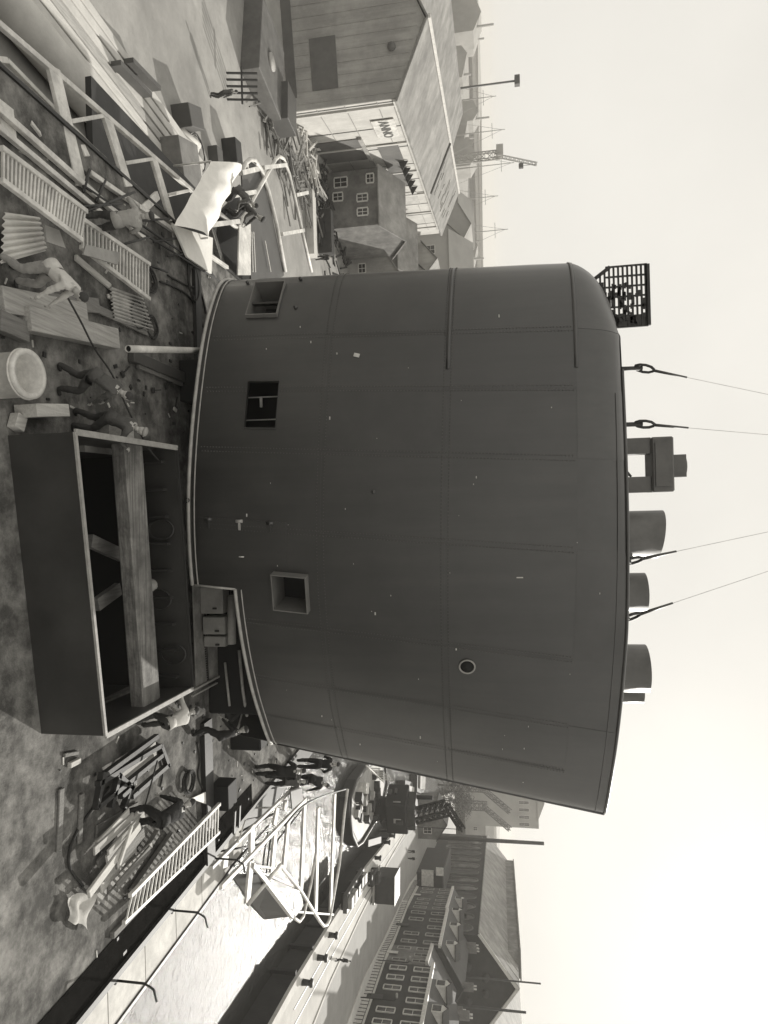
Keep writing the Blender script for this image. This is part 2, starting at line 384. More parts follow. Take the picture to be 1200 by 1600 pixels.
# bottom rim bead and flange, notch stiffeners, top bead
un = u_of_x(1.85)
def rimline(u0, u1, z, off, side=1, n=40): return [FP(u0 + (u1 - u0) * i / n, z, side, off) for i in range(n + 1)]
mb = MB(); mb.tube(rimline(0, un, ZB, .03), .05, 8); mb.tube(rimline(0, 1, ZB, .03, -1), .05, 8); mb.tube(rimline(un, 1, 2.28, .03), .05, 8)
mb.tube([FP(un, ZB, 1, .02), FP(un, 2.28, 1, .02)], .03, 6)
obj('bottom_rim', mb, RIM, funnel)
mb = MB(); mb.tube(rimline(0, un, ZB + .16, .02), .018, 5); mb.tube(rimline(un, 1, 2.45, .02), .018, 5); obj('rim_bead', mb, RIM, funnel)
mb = MB(); mb.tube(rimline(.28, 1, ZT - .02, .0), .045, 8); mb.tube(rimline(.28, 1, ZT - .02, .0, -1), .045, 8); obj('top_bead', mb, STEEL2, funnel)
mb = MB(); mb.tube(rimline(.32, 1, ZT - .28, .01), .012, 5); obj('top_flange', mb, STEEL2, funnel)
mb = MB(); mb.tube([FP(1, z, 1, 0) for z in lerp_list(2.28, ZT, 10)], .05, 8); obj('stern_bar', mb, STEEL, funnel)
mb = MB(); p = FP(1, 2.28); mb.ell(p + Vector((-.1, -.1, -.02)), (.16, .14, .1)); obj('rim_end', mb, PAINT, funnel)
# nose overlap bands
for z in (7.93, 11.15):
    mb = MB()
    for side in (1,):
        us = lerp_list(0, u_of_x(-4), 14)
        a = [FP(u, z - .05, 1, .018) for u in us]; b = [FP(u, z + .05, 1, .018) for u in us]
        mb.add(a + b, [(i, i + 1, len(us) + i + 1, len(us) + i) for i in range(len(us) - 1)], True)
    o = obj('overlap_band', mb, STEEL2, funnel); sm = o.modifiers.new('thick', 'SOLIDIFY'); sm.thickness = .012; sm.offset = 0
# rivets
mb = MB()
def rivet(u, z):
    p = FP(u, z, 1, .012); q = FP(u, z, 1, .034); r = .02
    du = (FP(u + .001, z) - FP(u, z)).normalized() * r; dz = Vector((0, 0, r))
    mb.add([p - du, p + dz, p + du, p - dz, q], [(0, 4, 1), (1, 4, 2), (2, 4, 3), (3, 4, 0)])
for z in strakes[1:3]:
    u = .02
    while u < .99:
        x = base_at(u).x
        rivet(u, z - .09); rivet(u + .002, z + .09); u += .0052
for x in seams[1:-1]:
    u = u_of_x(x); z = ZB + .3 if x < 1.85 else 2.5
    while z < 11.1:
        if not any(h[0] - .15 < x < h[1] + .15 and h[2] < z < h[3] for h in holes):
            rivet(u - .0035, z); rivet(u + .0035, z + .03)
        z += .085
o = obj('rivet_rows', mb, mat('worn_shiny_rivets', .085, .45, .2, 3, 0), funnel, kind='stuff')  # lighter colour stands in for the shine of rubbed heads
# framed openings: collar boxes
def collar(h, depth, name, mt, back=True, inn=.6):
    ua, ub = u_of_x(h[0]), u_of_x(h[1]); z0, z1 = h[2], h[3]
    a = FP(ua, z0); b = FP(ub, z0); n = (b - a).cross(Vector((0, 0, 1))).normalized()
    c = [FP(ua, z0), FP(ub, z0), FP(ub, z1), FP(ua, z1)]
    mb = MB(); t = .04
    cen = sum(c, Vector()) / 4
    ci = [p + (cen - p).normalized() * t for p in c]
    f_ = [p + n * depth for p in c]; fi = [p + n * depth for p in ci]; bi = [p - n * inn for p in ci]
    for i in range(4):
        j = (i + 1) % 4
        mb.add([c[i], c[j], f_[j], f_[i]], [(0, 1, 2, 3)]); mb.add([f_[i], f_[j], fi[j], fi[i]], [(0, 1, 2, 3)]); mb.add([fi[i], fi[j], bi[j], bi[i]], [(0, 1, 2, 3)])
    o = obj(name, mb, mt, funnel)
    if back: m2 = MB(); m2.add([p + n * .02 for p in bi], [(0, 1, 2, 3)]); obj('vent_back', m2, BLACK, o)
    return n, c
n_, c_ = collar(holes[1], .12, 'vent_frame', mat('vent_frame_steel', .15, .5, .15, 2, .05), True, .9)
mb = MB(); mid = (c_[0] + c_[1]) / 2; mid2 = (c_[2] + c_[3]) / 2; mb.bar(mid - n_ * .12, mid2 - n_ * .12, .05, .25); obj('divider', mb, STEEL, funnel)
collar(holes[2], .28, 'vent_frame', mat('vent_frame_steel', .15), True, .7)
collar(holes[0], .03, 'opening_edge', STEEL2, False, .1)
# what shows inside the plain opening: ladder and bracket, before added black plates that keep it dark
mb = MB(); mb.box((-2.6, 18.4, 5.2), (3.4, .06, 7.6)); mb.box((-3.0, 17.9, 1.9), (2.6, 1.0, .05)); obj('dark_backing', mb, BLACK, funnel)
mb = MB()
for dx in (-3.4, -2.75): mb.bar((dx, 17.9, 2.0), (dx + .05, 17.9, 5), .03)
for k in range(5): mb.bar((-3.4, 17.9, 2.1 + k * .55), (-3.1, 17.9, 2.1 + k * .55), .07)
obj('inner_ladder', mb, PAINT, funnel)
# round hole's dark painted as a black disc, with its ring
h = atY(733, 1010, 17.7); uh = u_of_x(3.2); zc = 8.5
p = FP(uh, zc); du = (FP(uh + .01, zc) - FP(uh - .01, zc)).normalized(); n = du.cross(Vector((0, 0, 1))).normalized(); dz = Vector((0, 0, 1))
mb = MB(); mb.tube([p + n * .03 + (du * math.cos(a) + dz * math.sin(a)) * .2 for a in [2 * math.pi * k / 24 for k in range(24)]], .022, 6, closed=True); rg = obj('port_ring', mb, RIM, funnel)
mb = MB(); mb.cyl(p - n * .1, p + n * .022, .19, 24); obj('port_dark_disc', mb, BLACK, funnel)
# access door with three hinges, handle
def patch(x0, x1, z0, z1, off, name, mt, parent=None, thick=.02):
    us = lerp_list(u_of_x(x0), u_of_x(x1), 6); vs = [FP(u, z0, 1, off) for u in us] + [FP(u, z1, 1, off) for u in us]; k = len(us)
    m2 = MB(); m2.add(vs, [(i, i + 1, k + i + 1, k + i) for i in range(k - 1)], False); o = obj(name, m2, mt, parent or funnel)
    so = o.modifiers.new('t', 'SOLIDIFY'); so.thickness = thick; so.offset = -1; return o
door = patch(-.02, 1.1, 1.32, 3.78, .022, 'door', STEEL, thick=.02)
for z in (1.62, 2.5, 3.35):
    mb = MB(); q = FP(u_of_x(.12), z, 1, .05); mb.box(q, (.28, .05, .05)); mb.cyl(q + Vector((-.1, 0, -.09)), q + Vector((-.1, 0, .09)), .045, 8); obj('hinge', mb, RIM if z == 2.5 else STEEL2, door)
mb = MB(); q = FP(u_of_x(.95), 2.5, 1, .05); mb.tube([q, q + Vector((0, -.07, 0)), q + Vector((.0, -.07, .13))], .017, 6); obj('handle', mb, PAINT, door)
mb = MB(); q = FP(u_of_x(-.45), ZB - .02, 1, .06); mb.tube([q + Vector((math.cos(a) * .06, 0, math.sin(a) * .06)) for a in [k * math.pi / 4 for k in range(8)]], .02, 5, closed=True); obj('lifting_eye', mb, DARK, funnel)
for x, z in ((-6.95, 3.5), (-5.9, 3.6), (-6.9, 1.9), (-.9, 6.1)):
    mb = MB(); q = FP(u_of_x(x), z, 1, .03); mb.cyl(q + Vector((0, .03, 0)), q + Vector((0, -.03, 0)), .05, 10); obj('stud', mb, STEEL2, funnel)
# chalk scratches and weld spatter
mb = MB()
for i in range(40):
    x = random.uniform(-6, 6.5); z = random.uniform(2.6, 12); q = FP(u_of_x(x), z, 1, .03); s = random.choice((.012, .015, .02, .03)); mb.box(q, (s * random.uniform(1, 3), .006, s))
q = FP(u_of_x(-4.4), 5.5, 1, .035); mb.box(q, (.1, .01, .16), 0, 0, .3)
q = FP(u_of_x(.9), 9.8, 1, .035); mb.box(q, (.03, .01, .16))
obj('paint_fleck', mb, PAINT, funnel, kind='stuff')
# uptake pipes on top
def uptake(ya, yb, xtop, Y=19.8, tilt=0.0, mt=STEEL):
    ym = (ya + yb) / 2; r = (yb - ya) / 2 / F * Y * 1.02; top = atY(xtop, ym, Y); top.z = max(top.z, 12.6)
    m2 = MB(); n = 28; vs = []; b0 = Vector((top.x, Y, ZT - .3))
    for k, (rr, zz) in enumerate(((r, b0.z), (r, top.z), (r - .03, top.z), (r - .03, top.z - .8))):
        for j in range(n):
            a = 2 * math.pi * j / n; vs.append((top.x + rr * math.cos(a), Y + rr * math.sin(a), zz + (tilt * math.cos(a) * r if k in (1, 2) else 0)))
    fs = [(k * n + j, k * n + (j + 1) % n, (k + 1) * n + (j + 1) % n, (k + 1) * n + j) for k in range(3) for j in range(n)]
    m2.add(vs, fs, True); return obj('uptake_pipe', m2, mt, funnel)
UPT = mat('uptake_steel', .12, .45, .2, 1.5, .05, stain=.3)
uptake(1010, 1079, 1010, 19.8, 0, UPT); uptake(1075, 1098, 1005, 20.6, -.1, UPT); uptake(897, 953, 1008, 19.6, 0, UPT); uptake(800, 870, 1030, 19.4, -.15, UPT)
# square whistle housing on legs
hb = atY(990, 690, 19.4); w1 = atY(985, 770, 19.4)
zt1 = atY(1047, 730, 19.4).z; zt2 = atY(1068, 735, 19.4).z
xa, xb = atY(1000, 686, 19.4).x, atY(1000, 770, 19.4).x
zb_ = atY(1013, 730, 19.4).z
mb = MB(); mb.box(((xa + xb) / 2, 19.4, (zb_ + zt1) / 2), (xb - xa, .9, zt1 - zb_)); o = obj('whistle_housing', mb, UPT, funnel, bev=.04)
mb = MB(); mb.box(((xa + xb) / 2 + .05, 19.4, (zt1 + zt2) / 2), (.62, .6, zt2 - zt1)); mb.cyl(((xa + xb) / 2 + .05, 19.4, zt2 - .1), ((xa + xb) / 2 + .05, 19.4, zt2 + .03), .28, 14); obj('housing_cap', mb, UPT, o)
mb = MB(); mb.box(((xa + xb) / 2, 18.93, (zb_ + zt1) / 2), (xb - xa - .3, .04, (zt1 - zb_) * .7)); obj('cover_plate', mb, UPT, o)
for xx in (xa + .22, xb - .22):
    mb = MB(); mb.box((xx, 19.3, (12.1 + zb_) / 2), (.44, .5, zb_ - 12.1)); obj('leg', mb, UPT, funnel)
    mb = MB(); mb.box((xx, 19.02, 12.42), (.55, .06, .3)); obj('foot_plate', mb, DARK, funnel)
mb = MB(); mb.tube([(xb - .9, 19.1, 12.3), (xb - .8, 19.1, 12.7), (xb - .62, 19.1, 12.8), (xb - .45, 19.1, 12.95)], .09, 8, .03); obj('valve', mb, DARK, funnel)
# slatted grating basket behind the nose
bx0, bx1 = atY(960, 417, 20.5).x, atY(960, 512, 20.5).x; bz0, bz1 = 12.0, atY(1012, 470, 20.5).z
mb = MB(); W_ = bx1 - bx0; rb = random.Random(4)
def bk(u, v): return (bx0 + W_ * u, 20.5, bz0 + (bz1 - bz0) * v)
for k in range(13):
    v = .12 + .86 * k / 12; u0 = max(0, .28 - v * .6)
    mb.bar(bk(u0, v), bk(1, v), .1, .045)
for k in range(7): mb.bar(bk(k / 6, .35 if k < 2 else .02), bk(k / 6, 1), .05)
for k in range(95):
    u = rb.uniform(.3, .98); v = min(.93, max(.08, rb.gauss(.4, .28))); mb.box((bx0 + W_ * u, 20.46, bz0 + (bz1 - bz0) * v), (W_ * rb.uniform(.05, .16), .03, .09))
mb.bar(bk(0, 1), bk(1, 1), .1, .14); mb.bar(bk(0, .42), bk(.3, .0), .1); mb.box((bx1 - W_ * .09, 20.52, (bz0 + bz1) / 2), (W_ * .2, .08, bz1 - bz0)); mb.box((bx0 + W_ * .62, 20.53, bz0 + .3), (W_ * .76, .08, .55))
obj('slatted_basket', mb, DARK, funnel)

# slings running up to the crane hook
hook = Vector((-.8, 19.8, 24.5))
def sling(x, y, Y, x2, y2, label):
    a = atY(x, y, Y); a.z = max(a.z, ZT + .1); t = thing('wire_sling', label, 'sling', a, 0, 'wire slings lifting the funnel')
    d = (hook - a).normalized(); pts = [a + (d.orthogonal().normalized() * math.cos(k * math.pi / 5) * .11 + d * (math.sin(k * math.pi / 5) * .26 + .15)) for k in range(10)]
    m2 = MB(); m2.tube(pts, .04, 6, closed=True); obj('shackle', m2, DARK, t)
    m2 = MB(); m2.tube([a + Vector((0, 0, -.9)), a + d * .1], .06, 8); obj('lug', m2, DARK, t)
    m2 = MB(); m2.tube([a + d * .4, a + d * 1.3], .045, 6, .03); obj('splice', m2, GREYP, t)
    m2 = MB(); m2.tube([a + d * 1.3, hook], .007, 5); obj('wire', m2, PAINT, t)
sling(998, 574, 18.6, 0, 0, 'wire sling nearest the rounded front corner of the funnel top')
sling(998, 662, 18.2, 0, 0, 'wire sling shackled beside the square whistle housing')
sling(978, 878, 17.6, 0, 0, 'wire sling shackled between the first and second round uptakes')
sling(968, 967, 18.0, 0, 0, 'wire sling shackled just aft of the short middle uptake')

# ================================================================== CASING COAMING on deck
def P(x, y, z): return at(x, y, z)
TZ = 1.4
FL, FR, BL, BR = P(115, 675, TZ), P(163, 1150, TZ), P(275, 700, TZ), P(300, 1076, TZ)
co = thing('steel_coaming', 'long open rectangular coaming of dark steel plate standing in front of the funnel', 'coaming', (FL + BR) / 2 * 1)
def wall(a, b, z0, z1, t, name, mt, parent):
    d = (b - a); d.z = 0; n = Vector((-d.y, d.x, 0)).normalized() * t
    m2 = MB(); m2.prism([(a.x, a.y, z0), (b.x, b.y, z0), (b.x, b.y, z1), (a.x, a.y, z1)], n); return obj(name, m2, mt, parent)
wall(FL, FR, 0, TZ, .03, 'front_plate', COAM, co); wall(BL, FL, 0, TZ, .03, 'side_plate', COAM, co)
wall(FR, BR, 0.02, TZ, .03, 'side_plate', COAM, co); wall(BR, BL, 0, TZ, .03, 'back_plate', COAM, co)
def edge(a, b, w, name='rim_bar', mt=EDGE):
    m2 = MB(); m2.bar(a + Vector((0, 0, .03)), b + Vector((0, 0, .03)), w, .05); return obj(name, m2, mt, co)
edge(FL, FR, .07); edge(FL, BL, .12); edge(FR, BR, .10); edge(BL, BR, .05, mt=DARK)
# lower front plate so that the box reads deep: skirt running down over the deck edge of the well
mb = MB()
for k in range(9):
    t = (k + .5) / 9; q = BL.lerp(BR, t); mb.box((q.x, q.y - .12, .55), (.06, .22, 1.1))
    
obj('stiffener_row', mb, DARK, co, kind='stuff')
for t, zz in ((.33, .5), (.62, .3), (.85, .6)):
    m2 = MB(); q = BL.lerp(BR, t); m2.tube([q + Vector((math.cos(a) * .25, -.1, zz - 1.0 + math.sin(a) * .34)) for a in [k * math.pi / 8 for k in range(16)]], .025, 5, closed=True); obj('manhole_ring', m2, DARK, co)
# beam lying fore the length of the opening
bl = thing('timber_baulk', 'long scuffed square baulk lying lengthwise inside the coaming', 'timber', P(208, 700, .5))
a1, b1 = P(198, 690, .95), P(228, 1100, .95)
m2 = MB(); m2.bar(a1, b1, .75, .35); obj('baulk', m2, BEAM, bl, bev=.03)
m2 = MB(); m2.bar(a1 + Vector((0, .46, -.1)), b1 + Vector((0, .46, -.1)), .14, .3); obj('side_board', m2, WOODD, bl)
m2 = MB(); m2.bar(P(190, 665, .55), P(191, 700, .75), .6, .3); obj('baulk_end', m2, WOOD, bl)
# cross pieces inside
for x, y, x2, y2, w, mt in ((140, 845, 190, 868, .3, WOODD), (150, 945, 185, 920, .3, WOODD), (128, 700, 190, 706, .16, EDGE), (240, 985, 292, 990, .06, EDGE)):
    m2 = MB(); m2.bar(P(x, y, .1), P(x2, y2, .1), w, .14); o = obj('cross_piece', m2, mt, co)
tk = thing('round_ended_bar', 'pale round-ended bar lying across the dark well behind the baulk', 'bar', P(255, 912, .4)); m2 = MB()
m2.tube([P(232, 915, .5), P(262, 911, .5), P(279, 909, .5)], .17, 12, .15); m2.ell(P(279, 909, .5), (.16, .16, .16)); obj('bar_body', m2, EDGE, tk)
# rear extension plate with its curved cut-out
ex = thing('bracket_plate', 'bare steel deck plate with a curved cut edge behind the coaming', 'steel plate', P(320, 1000, .05))
poly = [P(302, 905, .35), P(318, 905, .35), P(320, 950, .35), P(330, 985, .35), P(345, 1008, .35), P(370, 1028, .35), P(372, 1040, .35), P(308, 1076, .35)]
m2 = MB(); m2.prism(poly, (0, 0, -.05)); obj('plate', m2, mat('bare_plate', .30, .6, .3, 2, .2, stain=.35, stain_scale=1.5), ex)
m2 = MB(); m2.bar(P(303, 1078, .38), P(374, 1040, .38), .06, .05); m2.bar(P(300, 1088, .3), P(374, 1048, .3), .05, .05); obj('rim_bar', m2, EDGE, ex)
m2 = MB()
for k in range(22): q = P(318, 985, .35).lerp(P(324, 1062, .35), k / 21); m2.box(q + Vector((0, 0, .01)), (.05, .05, .03))
m2.bar(P(320, 955, .36), P(326, 1062, .36), .03, .02); obj('bolt_row', m2, DARK, ex, kind='stuff')
# things seen through the notch: pale locker panels, black box painting the funnel's dark inside
lk = thing('pale_locker', 'pale deck locker with panelled side seen through the notch under the funnel', 'locker', (2.4, 22.5, 0))
YL = 18.7
for (xa_, xb_, ya_, yb_) in ((318, 354, 916, 957), (322, 357, 962, 989), (324, 357, 992, 1008)):
    A = atY(xa_, ya_, YL); B = atY(xb_, yb_, YL); A.z = max(A.z, .03)
    m2 = MB(); m2.box(((A.x + B.x) / 2, YL, (A.z + B.z) / 2), (B.x - A.x, .5, abs(B.z - A.z))); obj('panel', m2, GREYL, lk, bev=.02)
    m2 = MB(); m2.box(((A.x + B.x) / 2 + (B.x - A.x) * .3, YL - .27, (A.z + B.z) / 2 + .1), (.05, .04, .12)); obj('latch', m2, DARK, lk)
A = atY(357, 912, YL + .5); B = atY(390, 1010, YL + .5); m2 = MB(); m2.box(((A.x + B.x) / 2, YL + .8, B.z / 2), (B.x - A.x, .5, B.z)); obj('funnel_dark', m2, BLACK, lk)
m2 = MB(); m2.cyl(atY(362, 930, YL - .1), atY(362, 1006, YL - .1), .13, 12); obj('pipe', m2, GREYL, lk)
ec = thing('shade_and_gear', 'black blocks standing in for shade and dark gear under the aft end of the funnel', 'casing', (6, 21, 0))  # black blocks paint in the shade here along with dark gear
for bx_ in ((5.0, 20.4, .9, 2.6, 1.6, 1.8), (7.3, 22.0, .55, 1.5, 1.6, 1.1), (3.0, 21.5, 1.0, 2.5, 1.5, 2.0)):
    m2 = MB(); m2.box(bx_[:3], bx_[3:]); obj('shade_block', m2, BLACK, ec, bev=.04)
m2 = MB(); m2.tube([(4.2, 19.3, 1.2), (5.5, 19.4, 1.25), (6.4, 19.8, 1.2)], .05, 8); m2.tube([(4.6, 19.35, .7), (6.0, 19.5, .75)], .04, 8); obj('pipe', m2, EDGE, ec)
# ================================================================== PEOPLE
def ik(a, b, l1, l2, pole):
    a = Vector(a); b = Vector(b); d = b - a; L = min(d.length, (l1 + l2) * .999); dn = d.normalized(); b = a + dn * L
    x = (l1 * l1 - l2 * l2 + L * L) / (2 * L); h = math.sqrt(max(0, l1 * l1 - x * x)); pl = Vector(pole); pl = pl - dn * pl.dot(dn)
    pl = pl.normalized() if pl.length > 1e-4 else dn.orthogonal().normalized()
    return a + dn * x + pl * h, b
def person(label, loc, face, lean=5, pelv=.95, feet=((-.12, .02), (.12, -.02)), hands=None, top=SHIRTD, legs=TROUD, hat=None, head_pitch=0, fingers=False, scale=1.0, group=None, side=0.0, pshift=0.0):
    t = thing('person', label, 'person', loc, face, group, local=True); t.scale = (scale,) * 3
    le = R(lean); pel = Vector((0, pshift, pelv)); ax = Vector((math.sin(R(side)), math.sin(le), math.cos(le))).normalized()
    fwd = Vector((0, math.cos(le), -math.sin(le)))
    sp1 = pel + ax * .2; ch = pel + ax * .42; nk = pel + ax * .56; hp = le + R(head_pitch)
    hax = Vector((0, math.sin(hp * .75), math.cos(hp * .75))); hd = nk + hax * .17
    V = [pel, sp1, ch, nk]; RAD = [(.165, .13), (.155, .12), (.19, .135), (.065, .065)]; Eg = [(0, 1), (1, 2), (2, 3)]; tag = [1, 0, 0, 2]
    def add(p, r, par, tg):
        V.append(Vector(p)); RAD.append(r if isinstance(r, tuple) else (r, r)); tag.append(tg); Eg.append((par, len(V) - 1)); return len(V) - 1
    for sx, ft in ((-1, feet[0]), (1, feet[1])):
        hip = pel + Vector((sx * .095, 0, -.06)); fz = ft[2] if len(ft) > 2 else 0
        kn, an = ik(hip, (ft[0], ft[1] - .03, .1 + fz), .43, .42, (sx * .15, 1, .1))
        i = add(hip, .11, 0, 1); i = add(hip.lerp(kn, .5), .1, i, 1); i = add(kn, .08, i, 1); i = add(kn.lerp(an, .4), .076, i, 1); i = add(an, .062, i, 1)
        i = add(Vector((an.x, an.y + .02, .06 + fz)), .047, i, 3); add(Vector((an.x + sx * .02, an.y + .17, .04 + fz)), (.045, .032), i, 3)
    palms = []
    hands = hands or ((-.27, .12, pelv - .12), (.27, .12, pelv - .12))
    for sx, hn in ((-1, hands[0]), (1, hands[1])):
        sh = ch + Vector((sx * .185, 0, 0)) + ax * .05
        el, wr = ik(sh, hn, .29, .26, (sx * .6, -1, -.2))
        i = add(sh, .072, 2, 0); i = add(sh.lerp(el, .5), .064, i, 0); i = add(el, .055, i, 0 if top is not None else 2); i = add(wr, .03, i, 0); d = (wr - el).normalized()
        i = add(wr + d * .07, (.036, .02), i, 2); palms.append((wr + d * .07, d, sx))
    me = bpy.data.meshes.new('skel'); me.from_pydata([tuple(v) for v in V], Eg, []); so = bpy.data.objects.new('skel', me); COL.objects.link(so)
    sk = so.modifiers.new('s', 'SKIN'); sub = so.modifiers.new('u', 'SUBSURF'); sub.levels = 2; sub.render_levels = 2
    for k, sv in enumerate(me.skin_vertices[0].data): sv.radius = RAD[k]; sv.use_root = (k == 0)
    dg = bpy.context.evaluated_depsgraph_get(); ev = so.evaluated_get(dg); bm_ = bpy.data.meshes.new_from_object(ev); bpy.data.objects.remove(so)
    vs = [v.co.copy() for v in bm_.vertices]; fs = [tuple(p.vertices) for p in bm_.polygons]
    segs = [(V[a], V[b], tag[b]) for a, b in Eg]
    def near_tag(c):
        best = 9; tg = 0
        for a, b, g in segs:
            ab = b - a; tt = max(0, min(1, (c - a).dot(ab) / max(ab.length_squared, 1e-9))); dd = (a + ab * tt - c).length
            if dd < best: best = dd; tg = g
        return tg
    mi = []
    for f in fs:
        c = sum((vs[i] for i in f), Vector()) / len(f); mi.append(near_tag(c))
    from mathutils import noise as NZ
    cloth = set()
    for f, g in zip(fs, mi):
        if g in (0, 1): cloth.update(f)
    cen_ = [None] * len(vs)
    me_n = [v.normal.copy() for v in bm_.vertices]
    for i in cloth:
        q = vs[i] * 9 + Vector(loc) * 3; q.z *= 1.8; vs[i] = vs[i] + me_n[i] * (NZ.noise(q) * .016 + abs(NZ.noise(q * 2.3)) * .012)
    mb = MB(); mb.add(vs, fs, True)
    # head with face, joined to the same mesh
    hr = Matrix.Rotation(-hp * .75, 3, 'X'); n0 = len(mb.f)
    mb.ell(hd, (.076, .095, .115), hr, 14, 10); mb.ell(hd + hr @ Vector((0, .097, -.012)), (.013, .02, .026), hr, 6, 5); mb.ell(hd + hr @ Vector((0, .03, -.075)), (.05, .06, .045), hr, 8, 6)
    for sx in (-1, 1): mb.ell(hd + hr @ Vector((sx * .077, -.005, -.005)), (.012, .022, .032), hr, 6, 5)
    mb.tube([nk, hd + hr @ Vector((0, -.01, -.06))], .055, 8)
    k1 = len(mb.f); mi += [2] * (k1 - n0)
    for sx in (-1, 1): mb.ell(hd + hr @ Vector((sx * .03, .083, .01)), (.013, .008, .007), hr, 6, 4)
    mb.ell(hd + hr @ Vector((0, .088, -.055)), (.024, .008, .006), hr, 6, 4)
    mi += [4] * (len(mb.f) - k1); k2 = len(mb.f)
    for pc, d, sx in palms:
        sd_ = d.cross(Vector((0, 0, 1))); sd_ = sd_.normalized() if sd_.length > .1 else Vector((1, 0, 0)); cu = d.cross(sd_).normalized()
        if cu.z > 0: cu = -cu
        for q, L in enumerate((.075, .085, .08, .062)):
            b0 = pc + sd_ * (q - 1.5) * .019; mb.tube([b0, b0 + d * L * .5 + cu * .008, b0 + d * L * .8 + cu * .04], .0095, 5, .007)
        b0 = pc - d * .035 - sd_ * .025; mb.tube([b0, b0 - sd_ * .03 + d * .03, b0 - sd_ * .025 + d * .06], .011, 5, .008)
    mi += [2] * (len(mb.f) - k2)
    me = bpy.data.meshes.new('body'); me.from_pydata(mb.v, [], mb.f); me.polygons.foreach_set('use_smooth', [True] * len(mb.f)); me.update()
    for mm in (top, legs, SKIN, BOOT, HAIR): me.materials.append(mm)
    me.polygons.foreach_set('material_index', mi)
    obj('body', me, None, t)
    m2 = MB()
    if hat is None:
        m2.ell(hd + hr @ Vector((0, -.018, .03)), (.083, .092, .1), hr, 12, 8); obj('hair', m2, HAIR, t)
    else:
        m2.ell(hd + hr @ Vector((0, -.005, .06)), (.1, .115, .062), hr, 14, 8); m2.ell(hd + hr @ Vector((0, .085, .045)), (.065, .05, .01), hr, 10, 6); obj('flat_cap', m2, hat, t)
    # jacket or shirt hem: a loose skirt of cloth under the waist
    m2 = MB(); n = 16; vs = []
    for (aa, rr) in ((.14, (.15, .118)), (.04, (.168, .135)), (-.07, (.175, .145))):
        for j in range(n):
            a = 2 * math.pi * j / n; vs.append(pel + ax * aa + Vector((rr[0] * math.cos(a), 0, 0)) + fwd * rr[1] * math.sin(a) + Vector((0, 0, random.uniform(-.008, .008))))
    m2.add(vs, [(k * n + j, k * n + (j + 1) % n, (k + 1) * n + (j + 1) % n, (k + 1) * n + j) for k in range(2) for j in range(n)], True); o = obj('shirt_tail', m2, top, t)
    so = o.modifiers.new('t', 'SOLIDIFY'); so.thickness = .01
    # belt-line / collar
    m2 = MB(); m2.tube([nk - ax * .03 + Vector((.075 * math.cos(a), 0, 0)) + fwd * (.07 * math.sin(a)) for a in [2 * math.pi * k / 12 for k in range(12)]], .018, 5, closed=True); obj('collar', m2, top, t)
    return t
A90 = math.pi / 2
person('man in pale clothes stooping on the left deck and paying out a rope', P(8, 425, 0), -A90 * .9, 48, .93, ((-.16, .16), (.14, -.2)), ((-.1, .62, .72), (.2, .55, .62)), SHIRTL, mat('pale_trousers', .26, .9, .25, 4, .5, 0, 9), None, 10, True, 1.08)
person('man in dark overalls bent over and hauling the rope beside the white drum', P(88, 590, 0), R(-55), 45, .9, ((-.14, -.2), (.16, .2)), ((-.1, .7, .7), (.18, .6, .6)), SHIRTM, TROUM, None, 5, True, 1.02)
person('man in a grey jacket and pale cap leaning with one hand on the coaming corner', P(112, 655, 0), R(-55), 32, .94, ((-.12, -.14), (.14, .1)), ((-.05, .55, 1.0), (.3, .62, 1.24)), SHIRTM, TROUM, GREYL, 5, True, 1.0)
person('man in a loose grey shirt seen from behind at the left deck ladder', P(124, 350, 0), R(30), 12, .93, ((-.14, 0), (.14, .04)), ((-.25, .4, 1.3), (.3, .4, 1.0)), mat('loose_shirt', .33, .9, .2, 4, .5, 0, 9), TROUM, HAIR, 5, True, 1.0)
person('man in a bright white shirt bending over the far right corner of the coaming', P(215, 1128, 0), R(12), 58, .88, ((-.1, -.1), (.16, .14)), ((-.5, .75, .92), (-.1, .62, .62)), SHIRTL, TROUM, None, 20, True, 1.0)
person('man in dark clothes standing behind the white shirted worker', P(300, 1148, 0), R(60), 15, .93, ((-.1, 0), (.12, .05)), ((-.2, .5, .9), (.25, .5, .95)), SHIRTD, TROUD, HAIR, 10)
person('man in dark clothes crouching between the coaming and the funnel rim', P(335, 1118, 0), R(100), 35, .62, ((-.16, .25), (.16, .05)), ((-.2, .6, .5), (.2, .65, .6)), SHIRTD, TROUD, None, 10)
person('man in a crumpled pale jacket crouching under the aft end of the funnel rim', P(383, 1112, 0), R(150), 50, .5, ((-.18, .2), (.18, .05)), ((-.2, .55, .35), (.2, .6, .4)), mat('crumpled_jacket', .42, .9, .4, 5, .7, 0, 9), TROUD, HAIR, 10)
person('heavy dark man bent double over the trestles on the right deck', P(192, 1278, 0), R(10), 62, .92, ((-.18, -.02), (.18, .05)), ((-.2, .6, .45), (.22, .62, .4)), SHIRTD, TROUD, None, 20, True, 1.12)
person('man in dark jacket standing at the inner side of the right rail group', P(397, 1203, 0), R(-10), 10, .93, ((-.1, 0), (.12, .05)), ((-.2, .4, 1.05), (.25, .4, 1.0)), SHIRTD, TROUD, None, 20, scale=1.12)
person('man in dark clothes leaning at the outer side of the right rail group', P(412, 1218, 0), R(-25), 30, .92, ((-.12, 0), (.12, .1)), ((-.2, .55, .95), (.2, .55, 1.0)), SHIRTM, TROUD, HAIR, 20)
person('furthest man of the right rail group, dark against the bright water', P(462, 1192, 0), R(-20), 15, .93, ((-.1, 0), (.12, .05)), ((-.2, .4, 1.05), (.25, .4, 1.0)), SHIRTD, TROUD, None, 10, scale=1.15)
